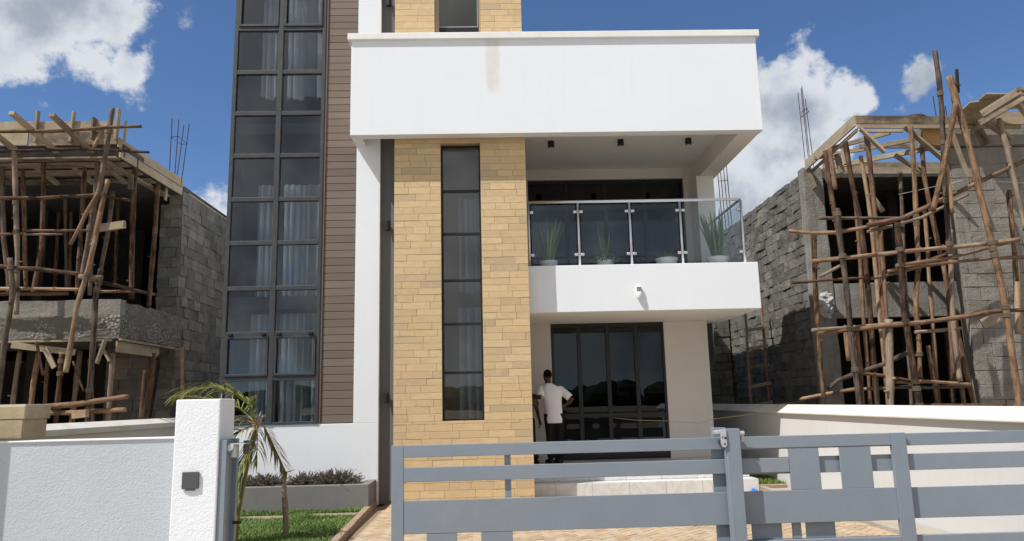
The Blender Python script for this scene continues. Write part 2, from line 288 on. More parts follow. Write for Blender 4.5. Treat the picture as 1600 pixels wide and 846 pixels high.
# ------------------------------------------------------------------ builders
class MB:
    def __init__(s): s.v = []; s.f = []; s.uv = []; s.tone = []
    def face(s, idx, uv=None, tone=.5):
        s.f.append(tuple(idx)); s.uv.append(uv or [(0, 0)]*len(idx)); s.tone.append(tone)
    def box(s, x0, x1, y0, y1, z0, z1, tone=.5):
        b = len(s.v)
        s.v += [(x, y, z) for z in (z0, z1) for y in (y0, y1) for x in (x0, x1)]
        for q in ((0, 2, 3, 1), (4, 5, 7, 6), (0, 1, 5, 4), (2, 6, 7, 3), (0, 4, 6, 2), (1, 3, 7, 5)): s.face([b+i for i in q], None, tone)
        return s
    def hexa(s, c, tone=.5):          # 8 corners: bottom x0y0,x1y0,x0y1,x1y1 then top
        b = len(s.v); s.v += [tuple(p) for p in c]
        for q in ((0, 2, 3, 1), (4, 5, 7, 6), (0, 1, 5, 4), (2, 6, 7, 3), (0, 4, 6, 2), (1, 3, 7, 5)): s.face([b+i for i in q], None, tone)
        return s
    def bar(s, p0, p1, w, h, up=(0, 0, 1), tone=.5, taper=1.):   # board of section w x h along p0-p1
        p0 = Vector(p0); p1 = Vector(p1); d = (p1-p0); L = d.length; d.normalize(); up = Vector(up)
        sd = d.cross(up)
        if sd.length < 1e-4: sd = d.cross(Vector((0, 1, 0)))
        sd.normalize(); u = sd.cross(d); b = len(s.v)
        for p, k in ((p0, 1.), (p1, taper)):
            for a, c in ((-1, -1), (1, -1), (1, 1), (-1, 1)): s.v.append(tuple(p + sd*(a*w/2*k) + u*(c*h/2*k)))
        per = [0, w, w+h, 2*w+h, 2*w+2*h]
        for i in range(4):
            j = (i+1) % 4
            s.face([b+i, b+j, b+4+j, b+4+i], [(per[i], 0), (per[i+1], 0), (per[i+1], L), (per[i], L)], tone)
        s.face([b+3, b+2, b+1, b], [(0, 0), (w, 0), (w, h), (0, h)], tone); s.face([b+4, b+5, b+6, b+7], [(0, 0), (w, 0), (w, h), (0, h)], tone)
        return s
    def tube(s, pts, r, n=8, wob=0., sub=0., tone=.5, caps=True, taper=None):
        P = [Vector(p) for p in pts]; rs = r if isinstance(r, (list, tuple)) else [r]*len(P)
        if sub:
            Q = []; q = []
            for i in range(len(P)-1):
                k = max(1, int((P[i+1]-P[i]).length/sub))
                for j in range(k): Q.append(P[i].lerp(P[i+1], j/k)); q.append(rs[i]+(rs[i+1]-rs[i])*j/k)
            Q.append(P[-1]); q.append(rs[-1]); P, rs = Q, q
        sd = random.random()*90; L = 0.; b0 = len(s.v); rings = []
        N = len(P)
        for i in range(N):
            d = (P[min(i+1, N-1)]-P[max(i-1, 0)]).normalized()
            a = Vector((0, 1, 0)) if abs(d.y) < .8 else Vector((1, 0, 0))
            e1 = d.cross(a).normalized(); e2 = d.cross(e1)
            if i: L += (P[i]-P[i-1]).length
            c = P[i] + (e1*noise.noise((L*.9, sd, 0)) + e2*noise.noise((L*.9, sd, 7)))*wob
            k = rs[i]*(1 + (.22*noise.noise((L*3.1, sd, 3)) if wob else 0))
            if taper: k *= 1 + (taper-1)*i/(N-1)
            ring = []
            for j in range(n):
                t = 2*math.pi*j/n; kk = k*(1 + (.10*noise.noise((math.cos(t)*1.3, math.sin(t)*1.3+sd, L*2)) if wob else 0))
                ring.append(len(s.v)); s.v.append(tuple(c + (e1*math.cos(t)+e2*math.sin(t))*kk))
            rings.append((ring, L))
        for i in range(N-1):
            (A, la), (B, lb) = rings[i], rings[i+1]
            for j in range(n):
                j2 = (j+1) % n
                s.face([A[j], A[j2], B[j2], B[j]], [(j/n, la), ((j+1)/n, la), ((j+1)/n, lb), (j/n, lb)], tone)
        if caps:
            s.face(list(reversed(rings[0][0])), [(.1+.05*math.cos(j), .1+.05*math.sin(j)) for j in range(n)], tone); s.face(rings[-1][0], [(.1+.05*math.cos(j), .1+.05*math.sin(j)) for j in range(n)], tone)
        return s
    def lathe(s, prof, c=(0, 0, 0), n=20, axis='Z', tone=.5):
        rings = []
        for r, h in prof:
            ring = []
            for j in range(n):
                t = 2*math.pi*j/n; a, b = r*math.cos(t), r*math.sin(t)
                p = (a, b, h) if axis == 'Z' else ((a, h, b) if axis == 'Y' else (h, a, b))
                ring.append(len(s.v)); s.v.append((p[0]+c[0], p[1]+c[1], p[2]+c[2]))
            rings.append(ring)
        for A, B in zip(rings, rings[1:]):
            for j in range(n): s.face([A[j], A[(j+1) % n], B[(j+1) % n], B[j]], None, tone)
        s.face(list(reversed(rings[0])), None, tone); s.face(rings[-1], None, tone)
        return s
    def prism(s, poly, y0, y1, tone=.5):           # polygon in x,z extruded along y
        b = len(s.v); n = len(poly)
        s.v += [(x, y0, z) for x, z in poly] + [(x, y1, z) for x, z in poly]
        s.face([b+i for i in range(n)], None, tone); s.face([b+n+i for i in reversed(range(n))], None, tone)
        for i in range(n):
            j = (i+1) % n; s.face([b+j, b+i, b+n+i, b+n+j], None, tone)
        return s
    def build(s, name, mat, parent=None, bevel=0., smooth=False, seg=2, kind=None, origin=None):
        o0 = Vector((0, 0, 0)); q = parent
        while q is not None: o0 += q.location; q = q.parent
        if origin is not None: o0 = Vector(origin)
        me = bpy.data.meshes.new(name)
        me.from_pydata([tuple(Vector(p)-o0) for p in s.v], [], s.f)
        u = me.uv_layers.new(name='UVMap'); u.data.foreach_set('uv', [c for f in s.uv for p in f for c in p])
        at = me.attributes.new('tone', 'FLOAT', 'FACE'); at.data.foreach_set('value', s.tone)
        me.materials.append(M[mat])
        if smooth: me.polygons.foreach_set('use_smooth', [True]*len(me.polygons))
        bm = bmesh.new(); bm.from_mesh(me); bmesh.ops.recalc_face_normals(bm, faces=bm.faces); bm.to_mesh(me); bm.free()
        o = bpy.data.objects.new(name, me); COL.objects.link(o); o.parent = parent
        if origin is not None: o.location = origin
        if bevel:
            b = o.modifiers.new('bevel', 'BEVEL'); b.width = bevel; b.segments = seg; b.limit_method = 'ANGLE'; b.angle_limit = R(35)
        if smooth and bevel == 0:
            pass
        if kind: o['kind'] = kind
        return o
def thing(name, label, cat, loc=(0, 0, 0), group=None):
    o = bpy.data.objects.new(name, None); COL.objects.link(o); o.location = loc; o.empty_display_size = .2
    return tag(o, label, cat, group)
def tag(o, label, cat, group=None):
    o['label'] = label; o['category'] = cat
    if group: o['group'] = group
    return o
def B(name, mat, parent, *boxes, bevel=0., kind=None):
    m = MB()
    for b in boxes: m.box(*b)
    return m.build(name, mat, parent, bevel=bevel, kind=kind)
rnd = random.random
def U(a, b): return random.uniform(a, b)

def stonework(m, x0, x1, z0, z1, yf, ch, lmin, lmax, depth, gap, jit, axis='Y', sgn=-1, rough=0.):
    """courses of stones laid on the plane (axis = constant), face towards sgn"""
    z = z0; k = 0
    while z < z1-.01:
        h = min(ch*U(.93, 1.07), z1-z)
        if z1-z-h < ch*.35: h = z1-z
        x = x0 - U(0, lmax)*.7
        while x < x1-.001:
            L = U(lmin, lmax); a, b = max(x, x0), min(x+L, x1)
            if b-a > .012:
                if x1-b < lmin*.3: b = x1
                t = rnd(); f = yf + sgn*U(0, jit)
                j = lambda: U(-rough, rough)
                def P(xx, zz, front):
                    d = (f if front else yf - sgn*depth) + (j() if front else 0)
                    q = (xx+j()*.6, d, zz+j()*.6); return q if axis == 'Y' else (q[1], q[0], q[2])
                g = gap/2
                c = [P(a+g, z+g, 1), P(b-g, z+g, 1), P(a+g, z+g, 0), P(b-g, z+g, 0), P(a+g, z+h-g, 1), P(b-g, z+h-g, 1), P(a+g, z+h-g, 0), P(b-g, z+h-g, 0)]
                m.hexa(c, t)
            x = b if b == x1 else x+L
        z += h; k += 1
    return m

# ------------------------------------------------------------------ the ground
B('ground', 'street_ground', None, (-300, 300, -300, 400, -.3, -.03), kind='structure')
B('street', 'street_bounce', None, (-30, 30, -9, 6.6, -.12, -.004), kind='structure')  # unseen slab, added as a pale bounce surface for the ceilings
B('soil_bed', 'soil', None, (-5.25, -1.96, 6.95, 12.7, -.1, .004), kind='structure')
mp = MB()        # herringbone paving, pavers 20 x 10 cm laid at 45 degrees
s_ = .1; c45 = math.cos(R(45))
for i in range(-95, 95):
    for j in range(-95, 95):
        k = (i-j) % 4
        if k == 0: ax, ay, bx, by = i, j, i+2, j+1
        elif k == 3: ax, ay, bx, by = i, j, i+1, j+2
        else: continue
        g = .04; q = []
        for px, py in ((ax+g, ay+g), (bx-g, ay+g), (ax+g, by-g), (bx-g, by-g)):
            X, Y = px*s_, py*s_; q.append((1.3 + (X-Y)*c45, 10.2 + (X+Y)*c45))
        cx = sum(p[0] for p in q)/4; cy = sum(p[1] for p in q)/4
        if -1.72 < cx < 4.62 and 6.4 < cy < 14.0:
            z = U(.0, .003)
            mp.hexa([(p[0], p[1], -.05) for p in q] + [(p[0], p[1], .012+z+U(-.0015, .0015)) for p in q], rnd())
mp.build('paving', 'paver', None, kind='structure')
B('paving_bed', 'sand', None, (-1.80, 4.7, 5.2, 14.6, -.1, .003), kind='structure')
B('concrete_apron', 'pale_apron', None, (4.70, 5.12, 5.5, 13.2, -.1, .035), (4.62, 4.70, 5.5, 13.25, -.1, .07), bevel=.008, kind='structure')
mk = MB()
y = 6.6
while y < 12.2:
    L = .62; f0 = (y-9.48)/(12.3-9.48); f1 = (y+L-9.48)/(12.3-9.48)
    xa, xb = -1.81-.09*f0, -1.81-.09*f1
    mk.hexa([(xa-.12, y+.006, -.1), (xa, y+.006, -.1), (xb-.12, y+L-.006, -.1), (xb, y+L-.006, -.1), (xa-.115, y+.006, .085+U(-.006, .006)), (xa-.015, y+.006, .085), (xb-.115, y+L-.006, .085), (xb-.015, y+L-.006, .085+U(-.006, .006))])
    y += L
mk.build('kerb', 'kerb', None, bevel=.012, kind='structure')
B('lawn_slabs', 'kerb', None, (-2.72, -2.02, 11.28, 11.58, -.05, .048), (-3.75, -3.0, 11.22, 11.5, -.05, .045), bevel=.01, kind='structure')
B('kerb.001', 'kerb', None, (4.46, 5.1, 13.22, 13.34, -.1, .09), bevel=.012, kind='structure')
def lawn(name, x0, x1, y0, y1, z, n, hmin, hmax, skip=None):
    m = MB()
    for i in range(n):
        x, y = U(x0, x1), U(y0, y1)
        if skip and skip(x, y): continue
        h = U(hmin, hmax)*(.75+.6*(noise.noise((x*1.7, y*1.7, 3))+.5)*.5); a = U(0, 6.28); l = U(.2, .9)*h; w_ = U(.004, .0075)
        dx, dy = math.cos(a), math.sin(a); b = len(m.v)
        m.v += [(x-dy*w_, y+dx*w_, z), (x+dy*w_, y-dx*w_, z), (x+dx*l*.4+dy*w_*.8, y+dy*l*.4-dx*w_*.8, z+h*.65), (x+dx*l*.4-dy*w_*.8, y+dy*l*.4+dx*w_*.8, z+h*.65), (x+dx*l, y+dy*l, z+h*.95)]
        t = min(1, max(0, .42+.5*noise.noise((x*2.1, y*2.1, 0))+U(-.28, .28) + (.35 if rnd() < .06 else 0)))
        m.face((b, b+1, b+2, b+3), None, t); m.face((b+3, b+2, b+4), None, t)
    return m.build(name, 'grass_blade', None, kind='stuff')
slab = lambda x, y: (-2.74 < x < -2.0 and 11.26 < y < 11.6) or (-3.77 < x < -2.98 and 11.2 < y < 11.52)
tag(lawn('lawn_grass', -4.3, -1.95, 7.6, 11.92, .0, 52000, .05, .115, slab), 'short green grass of the front lawn beside the grey planter', 'grass')
B('soil_strip', 'soil', None, (4.46, 5.12, 13.34, 18, -.1, .05), kind='structure')
tag(lawn('side_grass', 4.47, 5.12, 13.35, 16.5, .05, 9000, .06, .13), 'green grass strip between the house corner and right boundary wall', 'grass')

# ------------------------------------------------------------------ the house
H = thing('modern_house', 'finished modern white house with tan stone tower, brown boarding and a glass balcony', 'house', (-.5, 12.7, 0))
B('tower_wall', 'white_stucco', H, (-4.55, -1.905, 12.68, 12.9, 0, 1.325), (-2.325, -1.905, 12.68, 12.90, 1.325, 11), (-4.70, -4.52, 13.3, 17, 0, 11), (-4.56, -1.9, 17.0, 17.2, 0, 11), bevel=.006)
B('recess_wall', 'grey_render', H, (-1.90, -1.60, 12.79, 12.95, 0, 11))
# brown boards
mb = MB(); z = 1.335
while z < 11:
    h = .1335; mb.box(-2.865, -2.332, 12.695, 12.74, z+.004, z+h-.004, rnd()); z += h
mb.build('wood_cladding', 'brown_board', H, bevel=.004)
B('cladding_trim', 'brown_trim', H, (-2.905, -2.868, 12.675, 12.76, 1.33, 11), (-2.868, -2.33, 12.742, 12.80, 1.33, 11), bevel=.003)
# window wall of the tower
rows = [1.325, 2.092, 2.844, 3.624, 4.42, 5.199, 5.995, 6.783, 7.57, 8.41, 9.25, 10.1]
XL, XM, XR = -4.555, -3.715, -2.907
fb_ = [(XL, XL+.07, 12.66, 12.76, 1.33, 10.1), (XR-.06, XR, 12.66, 12.76, 1.33, 10.1), (XM-.045, XM+.045, 12.655, 12.76, 1.33, 10.1)]
for i, zz in enumerate(rows):
    for xa, xb in ((XL+.07, XM-.045), (XM+.045, XR-.06)):
        fb_.append((xa, xb, 12.662, 12.755, max(1.331, zz-.035), zz+.04 if i else zz+.05))
WW = MB()
for b in fb_: WW.box(*b)
WW = WW.build('window_wall', 'window_frame', H, bevel=.005)
for i in range(len(rows)-1):
    for xa, xb in ((XL+.07, XM-.045), (XM+.045, XR-.06)):
        za, zb = rows[i]+.04, rows[i+1]-.035
        t_ = U(-.004, .004); u_ = U(-.003, .003)
        m = MB(); m.hexa([(xa-.01, 12.70+t_, za-.01), (xb+.01, 12.70-t_, za-.01), (xa-.01, 12.708+t_, za-.01), (xb+.01, 12.708-t_, za-.01), (xa-.01, 12.70+t_+u_, zb+.01), (xb+.01, 12.70-t_+u_, zb+.01), (xa-.01, 12.708+t_+u_, zb+.01), (xb+.01, 12.708-t_+u_, zb+.01)])
        m.build('pane', 'tinted_glass', WW)
        if i in (1, 9):      # opening sashes with friction stays
            f = .045
            B('casement', 'window_frame', WW, (xa+.004, xa+f, 12.642, 12.695, za+.004, zb-.004), (xb-f, xb-.004, 12.642, 12.695, za+.004, zb-.004), (xa+f, xb-f, 12.642, 12.695, za+.004, za+f), (xa+f, xb-f, 12.642, 12.695, zb-f, zb-.004), bevel=.004)
            if i == 1:
                for xh in (xa+.05, xb-.12): B('hinge', 'black_metal', WW, (xh, xh+.07, 12.61, 12.66, zb+.008, zb+.05), bevel=.004)
# rooms behind the glass
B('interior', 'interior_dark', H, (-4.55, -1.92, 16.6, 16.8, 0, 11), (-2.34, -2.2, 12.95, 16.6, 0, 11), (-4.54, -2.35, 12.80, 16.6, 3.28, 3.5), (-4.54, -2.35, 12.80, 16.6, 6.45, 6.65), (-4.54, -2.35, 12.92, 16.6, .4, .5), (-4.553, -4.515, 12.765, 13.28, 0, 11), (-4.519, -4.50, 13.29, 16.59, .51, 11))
# stone tower
bk = 12.44
B('tower_core', 'stone_mortar', H, (-1.60, -.835, bk, 13.3, 0, 11), (-.12, .64, bk, 13.3, 0, 11), (-.835, -.12, bk, 12.8, 0, 1.32), (-.835, -.12, bk, 12.8, 6.09, 8.12), (-.835, -.12, 13.1, 13.29, 0, 11))
ms_ = MB()
def split_course(xs, z0, z1):
    stonework(ms_, xs[0], xs[1], z0, z1, 12.385, .118, .24, .55, .07, .0035, .005)
split_course((-1.62, .655), 0, 1.33); split_course((-1.62, -.82), 1.33, 6.08); split_course((-.135, .655), 1.33, 6.08)
split_course((-1.62, .655), 6.08, 8.12); split_course((-1.62, -.91), 8.12, 11); split_course((-.085, .655), 8.12, 11)
# return faces: outer right side and the window reveals
stonework(ms_, 12.39, 13.3, 0, 11, .64, .118, .22, .52, .02, .006, .012, axis='X', sgn=1)
stonework(ms_, 12.39, 12.60, 1.33, 6.08, -.83, .118, .2, .3, .01, .006, .006, axis='X', sgn=1); stonework(ms_, 12.39, 12.60, 1.33, 6.08, -.125, .118, .2, .3, .01, .006, .006, axis='X', sgn=-1)
ms_.build('stone_cladding', 'stone', H, bevel=.002)
tw = MB(); bars = [1.335, 2.114, 2.93, 3.677, 4.491, 5.255, 6.075]
y0, y1 = 12.53, 12.60
tw.box(-.825, -.79, y0, y1, 1.335, 6.075); tw.box(-.165, -.13, y0, y1, 1.335, 6.075)
for i, zz in enumerate(bars): tw.box(-.79, -.165, y0+.004, y1-.004, max(1.336, zz-.022), min(6.074, zz+.022))
tw = tw.build('tall_window', 'black_frame', H, bevel=.004)
for i in range(6): B('pane', 'tinted_glass', tw, (-.795, -.16, 12.555+U(-.002, .002), 12.562, bars[i]+.015, bars[i+1]-.015))
uw = B('upper_window', 'black_frame', H, (-.91, -.86, 12.50, 12.58, 8.12, 11), (-.135, -.085, 12.50, 12.58, 8.12, 11), (-.86, -.135, 12.505, 12.575, 8.125, 8.31), (-.86, -.135, 12.505, 12.575, 9.6, 9.68), bevel=.004)
B('pane', 'tinted_glass', uw, (-.865, -.13, 12.53, 12.537, 8.30, 9.61))
B('casement', 'galvanised', uw, (-.858, -.848, 12.52, 12.528, 8.33, 9.58), (-.147, -.137, 12.52, 12.528, 8.33, 9.58), (-.848, -.147, 12.52, 12.528, 8.33, 8.342))
# roof fascia, coping, terrace slab, right beam
B('roof_fascia', 'white_fascia', H, (-2.335, 4.77, 12.10, 12.30, 6.14, 7.88), (-2.335, -2.15, 12.302, 12.675, 6.14, 7.88), bevel=.008)
B('coping', 'coping_white', H, (-2.395, 4.83, 12.05, 12.345, 7.865, 7.99), bevel=.012)
B('terrace_slab', 'soffit', H, (-2.14, 4.395, 12.303, 15.52, 6.495, 6.60), bevel=.003)
B('roof', 'interior_dark', H, (-4.68, -1.62, 12.96, 17.1, 10.3, 10.5), (-1.6, .62, 12.5, 13.28, 10.9, 11.0), (-2.14, 4.30, 15.521, 19.2, 6.51, 6.60))
B('edge_beam', 'soffit', H, (4.396, 4.76, 12.303, 15.52, 6.145, 6.52), bevel=.008)
pl_ = MB()
for i in range(11):      # light repair patch on the balcony ceiling
    x = 2.1+i*.2; pl_.hexa([(x, 14.28+.03*math.sin(i*1.7), 6.494), (x+.2, 14.28+.03*math.sin(i*1.7+1.7), 6.494), (x, 14.52+.04*math.sin(i*2.3), 6.494), (x+.2, 14.52+.04*math.sin(i*2.3+2.3), 6.494)] + [(x, 14.28, 6.4995), (x+.2, 14.28, 6.4995), (x, 14.52, 6.4995), (x+.2, 14.52, 6.4995)])
pl_.build('plaster_patch', 'white_stucco', H)
# upper storey back wall behind the balcony, side pier
B('balcony_wall', 'porch_wall', H, (-1.3, .84, 15.3, 15.5, 3.3, 6.5), (4.19, 4.62, 15.3, 15.5, 3.3, 6.5), (.84, 4.19, 15.3, 15.5, 6.27, 6.5), bevel=.003)
B('side_pier', 'soffit', H, (4.31, 4.67, 14.72, 15.29, 3.3, 6.14), bevel=.006)
ud = MB(); xs = [.845, 1.66, 2.50, 3.34, 4.185]
for i, x in enumerate(xs): ud.box(x-(.0 if i == 0 else .035), x+(.06 if i == 0 else .035 if i < 4 else .0), 15.34, 15.42, 3.42, 6.265)
for i in range(4):
    xa, xb = xs[i]+(.06 if i == 0 else .035), xs[i+1]-.035
    for za, zb in ((3.42, 3.50), (5.62, 5.70), (6.20, 6.264)): ud.box(xa, xb, 15.345, 15.415, za, zb)
ud = ud.build('balcony_door', 'black_frame', H, bevel=.004)
for i in range(4): B('pane', 'dark_glass', ud, (xs[i]+.02, xs[i+1]-.02, 15.375+U(-.003, .003), 15.383, 3.46, 6.22))
B('balcony_parapet', 'white_stucco', H, (.66, 4.70, 12.68, 12.83, 3.11, 3.93), (4.55, 4.70, 12.832, 15.2, 3.11, 3.93), bevel=.008)
B('balcony_floor', 'porch_tile', H, (.66, 4.545, 12.84, 15.28, 3.402, 3.42))
B('balcony_slab', 'soffit', H, (.66, 4.545, 12.835, 15.28, 3.12, 3.40), (-1.3, .655, 13.32, 15.28, 3.12, 3.40), (-1.45, -1.31, 13.0, 15.2, 0, 6.48))
# ground floor
B('porch_wall', 'porch_wall', H, (-1.3, 1.18, 14.7, 14.9, 0, 3.118), (3.44, 4.315, 14.7, 14.9, 0, 3.118), (1.18, 3.44, 14.7, 14.9, 3.14, 3.29), (4.12, 4.314, 14.902, 20, 0, 3.118), bevel=.004)
B('rear_body', 'white_stucco', H, (-4.55, 4.30, 19.0, 19.2, 0, 6.49), (4.12, 4.31, 15.52, 19.0, 3.3, 6.49), (-1.4, -1.2, 15, 19, 0, 6.49))
B('interior_floor', 'interior_floor', H, (-1.2, 4.1, 14.95, 19, .30, .48), (.7, 4.1, 15.51, 19, 3.25, 3.42))
pd = MB(); xs2 = [1.18, 1.74, 2.31, 2.88, 3.44]
for i, x in enumerate(xs2): pd.box(x if i == 0 else x-.04, x+.06 if i == 0 else (x+.04 if i < 4 else x), 14.74, 14.82, .49, 3.138)
for i in range(4):
    xa, xb = xs2[i]+(.06 if i == 0 else .04), xs2[i+1]-.04
    for za, zb in ((.49, .58), (1.27, 1.35), (3.05, 3.137)): pd.box(xa, xb, 14.745, 14.815, za, zb)
pd = pd.build('patio_door', 'black_frame', H, bevel=.004)
for i in range(4): B('pane', 'dark_glass', pd, (xs2[i]+.02, xs2[i+1]-.02, 14.775+U(-.003, .003), 14.783, .53, 3.10))
B('porch_floor', 'porch_tile', H, (.66, 4.42, 13.16, 14.69, 0, .476), (-1.3, .655, 13.32, 14.69, 0, .476))
B('steps', 'marble', H, (.66, 4.42, 13.145, 13.158, .245, .48), (.66, 4.46, 12.83, 13.144, 0, .243), bevel=.005)

# ------------------------------------------------------------------ fixtures on the house
def wall_lamp(z, label):
    o = thing('wall_lamp', label, 'wall lamp', (-1.775, 12.785, z), 'up and down lamps on the grey recess')
    m = MB(); m.tube([(-1.775, 12.70, z-.085), (-1.775, 12.70, z+.085)], .045, 16); m.build('lamp_body', 'black_metal', o, bevel=.004)
    B('bracket', 'black_metal', o, (-1.80, -1.75, 12.735, 12.788, z-.035, z+.035))
wall_lamp(1.73, 'black tube wall lamp on the grey strip at ground floor level, lowest of three')
wall_lamp(4.70, 'black tube wall lamp on the grey strip beside the tall window, middle of three')
wall_lamp(8.95, 'black tube wall lamp on the grey strip above the roof coping, highest of three')
for x, y, lab in ((1.212, 13.52, 'black cylinder ceiling lamp nearest the stone tower'), (2.54, 13.48, 'black cylinder ceiling lamp in the middle of the balcony ceiling'), (3.84, 13.46, 'black cylinder ceiling lamp nearest the open right end of balcony')):
    o = thing('ceiling_lamp', lab, 'ceiling lamp', (x, y, 6.5), 'cylinder lamps under the balcony ceiling')
    MB().lathe([(.052, 6.37), (.06, 6.372), (.06, 6.499)], (x, y, 0), 20).build('lamp_body', 'black_metal', o, bevel=.003)
    MB().lathe([(.04, 6.362), (.04, 6.369)], (x, y, 0), 16).build('lens', 'lens_white', o)
o = thing('bulkhead_lamp', 'white outdoor lamp with ribbed top fixed to the balcony parapet', 'wall lamp', (2.567, 12.68, 3.42))
m = MB(); m.box(2.52, 2.612, 12.625, 12.679, 3.43, 3.535); m.build('lamp_body', 'plastic_white', o, bevel=.012, seg=3)
m = MB()
for k in range(3): m.box(2.527, 2.605, 12.617, 12.623, 3.45+k*.027, 3.459+k*.027)
m.build('rib', 'socket_grey', o)
MB().lathe([(.008, 3.295), (.028, 3.305), (.042, 3.33), (.046, 3.37), (.045, 3.43)], (2.567, 12.635, 0), 18).build('globe', 'lens_white', o, smooth=True)

# balcony railing
o = thing('balcony_railing', 'stainless steel and clear glass railing round the balcony', 'railing', (2.6, 12.75, 3.93))
px = [.70, 1.578, 2.497, 3.40, 4.50]
for x in px: MB().tube([(x, 12.75, 3.93), (x, 12.75, 5.06)], .022, 14).build('post', 'steel', o, smooth=True)
MB().tube([(4.5, 14.0, 3.93), (4.5, 14.0, 5.06)], .022, 14).build('post', 'steel', o, smooth=True)
MB().tube([(.66, 12.75, 5.085), (4.46, 12.75, 5.085), (4.5, 12.79, 5.085), (4.5, 15.29, 5.085)], .027, 14).build('handrail', 'steel', o, smooth=True)
for a, b in zip(px, px[1:]): B('glass_panel', 'clear_glass', o, (a+.045, b-.045, 12.745, 12.755, 3.98, 5.03))
B('glass_panel', 'clear_glass', o, (4.495, 4.505, 12.80, 13.95, 3.98, 5.03)); B('glass_panel', 'clear_glass', o, (4.495, 4.505, 14.05, 15.25, 3.98, 5.03))
for i, x in enumerate(px):
    for z in (4.13, 4.90):
        if i > 0 : B('clamp', 'steel', o, (x-.085, x-.023, 12.727, 12.773, z-.024, z+.024), bevel=.008)
        if i < 4: B('clamp', 'steel', o, (x+.023, x+.085, 12.727, 12.773, z-.024, z+.024), bevel=.008)
        else: B('clamp', 'steel', o, (x-.023, x+.023, 12.775, 12.83, z-.024, z+.024), bevel=.008)

# pots and plants on the balcony
def pot(x, y, zr, r, label):
    p = tag(MB().lathe([(r*.62, zr-.62), (r*.8, zr-.4), (r*.98, zr-.05), (r*1.04, zr-.03), (r*1.04, zr), (r*.93, zr+.001), (r*.9, zr-.06)], (x, y, 0), 32).build('plant_pot', 'pot_white', None, smooth=True, origin=(x, y, zr-.62)), label, 'plant pot', 'white pots along the balcony')
    return p
pot(1.06, 13.12, 4.085, .16, 'white round plant pot nearest the stone tower'); pot(2.08, 13.12, 4.08, .15, 'white round plant pot behind the second glass panel')
pot(3.20, 13.12, 4.10, .19, 'white round pot holding the small bright green plant'); pot(4.14, 13.15, 4.11, .19, 'white round plant pot in the right corner of the balcony')
def snake(x, y, z, n, hmin, hmax, spread, label):
    m = MB()
    for i in range(n):
        a = U(0, 6.28); r = U(.02, .09); h = U(hmin, hmax); lean = spread*U(.2, 1.); tw_ = U(0, 3.14); wd = U(.013, .022)
        bx, by = x+r*math.cos(a), y+r*math.sin(a); t = rnd(); b0 = len(m.v); K = 7
        for k in range(K+1):
            f = k/K; cx = bx+math.cos(a)*lean*f**1.4; cy = by+math.sin(a)*lean*f**1.4; ww = wd*(1.15-.2*f)*(1 if f < .7 else max(.05, (1-f)/.3)**.8)
            th = tw_+f*1.1; m.v += [(cx-math.cos(th)*ww, cy-math.sin(th)*ww, z+h*f), (cx, cy+.008, z+h*f), (cx+math.cos(th)*ww, cy+math.sin(th)*ww, z+h*f)]
        for k in range(K):
            q = b0+k*3; m.face((q, q+1, q+4, q+3), None, t*.7+.3*rnd()); m.face((q+1, q+2, q+5, q+4), None, t)
    return tag(m.build('snake_plant', 'snake_leaf', None, smooth=True, origin=(x, y, z)), label, 'plant')
snake(1.06, 13.12, 4.03, 18, .55, .95, .36, 'tall spreading snake plant with thin leaves beside the stone tower')
snake(4.14, 13.15, 4.05, 34, .55, .98, .24, 'dense tall snake plant in the right corner of the balcony')
m = MB()
for i in range(90):
    a = U(0, 6.28); r = U(0, .17); h = U(.06, .17)*(1.1-r*3); x, y, z = 3.20+r*math.cos(a), 13.12+r*math.sin(a), 4.09; l = U(.03, .06); b = len(m.v)
    m.v += [(x, y, z), (x+.018*math.sin(a), y-.018*math.cos(a), z+h*.6), (x+l*math.cos(a), y+l*math.sin(a), z+h), (x-.018*math.sin(a), y+.018*math.cos(a), z+h*.6)]
    m.face((b, b+1, b+2, b+3), None, rnd())
tag(m.build('small_plant', 'succulent', None, origin=(3.2, 13.12, 4.03)), 'small bright green plant in a white pot at the third glass panel', 'plant')
m = MB()
for i in range(240):
    a = U(0, 6.28); f = rnd(); r = .26*math.sqrt(f); z = 4.0+U(0, .24)*(1-f*.6); x, y = 2.08+r*math.cos(a), 13.12+r*math.sin(a); l = U(.04, .09); b = len(m.v); e = U(-.4, .9)
    m.v += [(x, y, z), (x+.015*math.sin(a), y-.015*math.cos(a), z+l*e*.5+.01), (x+l*math.cos(a), y+l*math.sin(a), z+l*e), (x-.015*math.sin(a), y+.015*math.cos(a), z+l*e*.5+.01)]
    m.face((b, b+1, b+2, b+3), None, rnd())
for i in range(9):
    a = U(0, 6.28); h = U(.3, .75); lx = U(-.13, .13)
    m.tube([(2.08+lx*.1, 13.12, 4.0), (2.08+lx*.7, 13.12+.03*math.cos(a), 4.0+h*.6), (2.08+lx, 13.12+.05*math.cos(a), 4.0+h)], [.008, .016, .003], 5, tone=.4)
tag(m.build('bushy_plant', 'snake_leaf', None, origin=(2.08, 13.12, 4.0)), 'dim bushy plant with a few upright stems behind the second glass panel', 'plant')

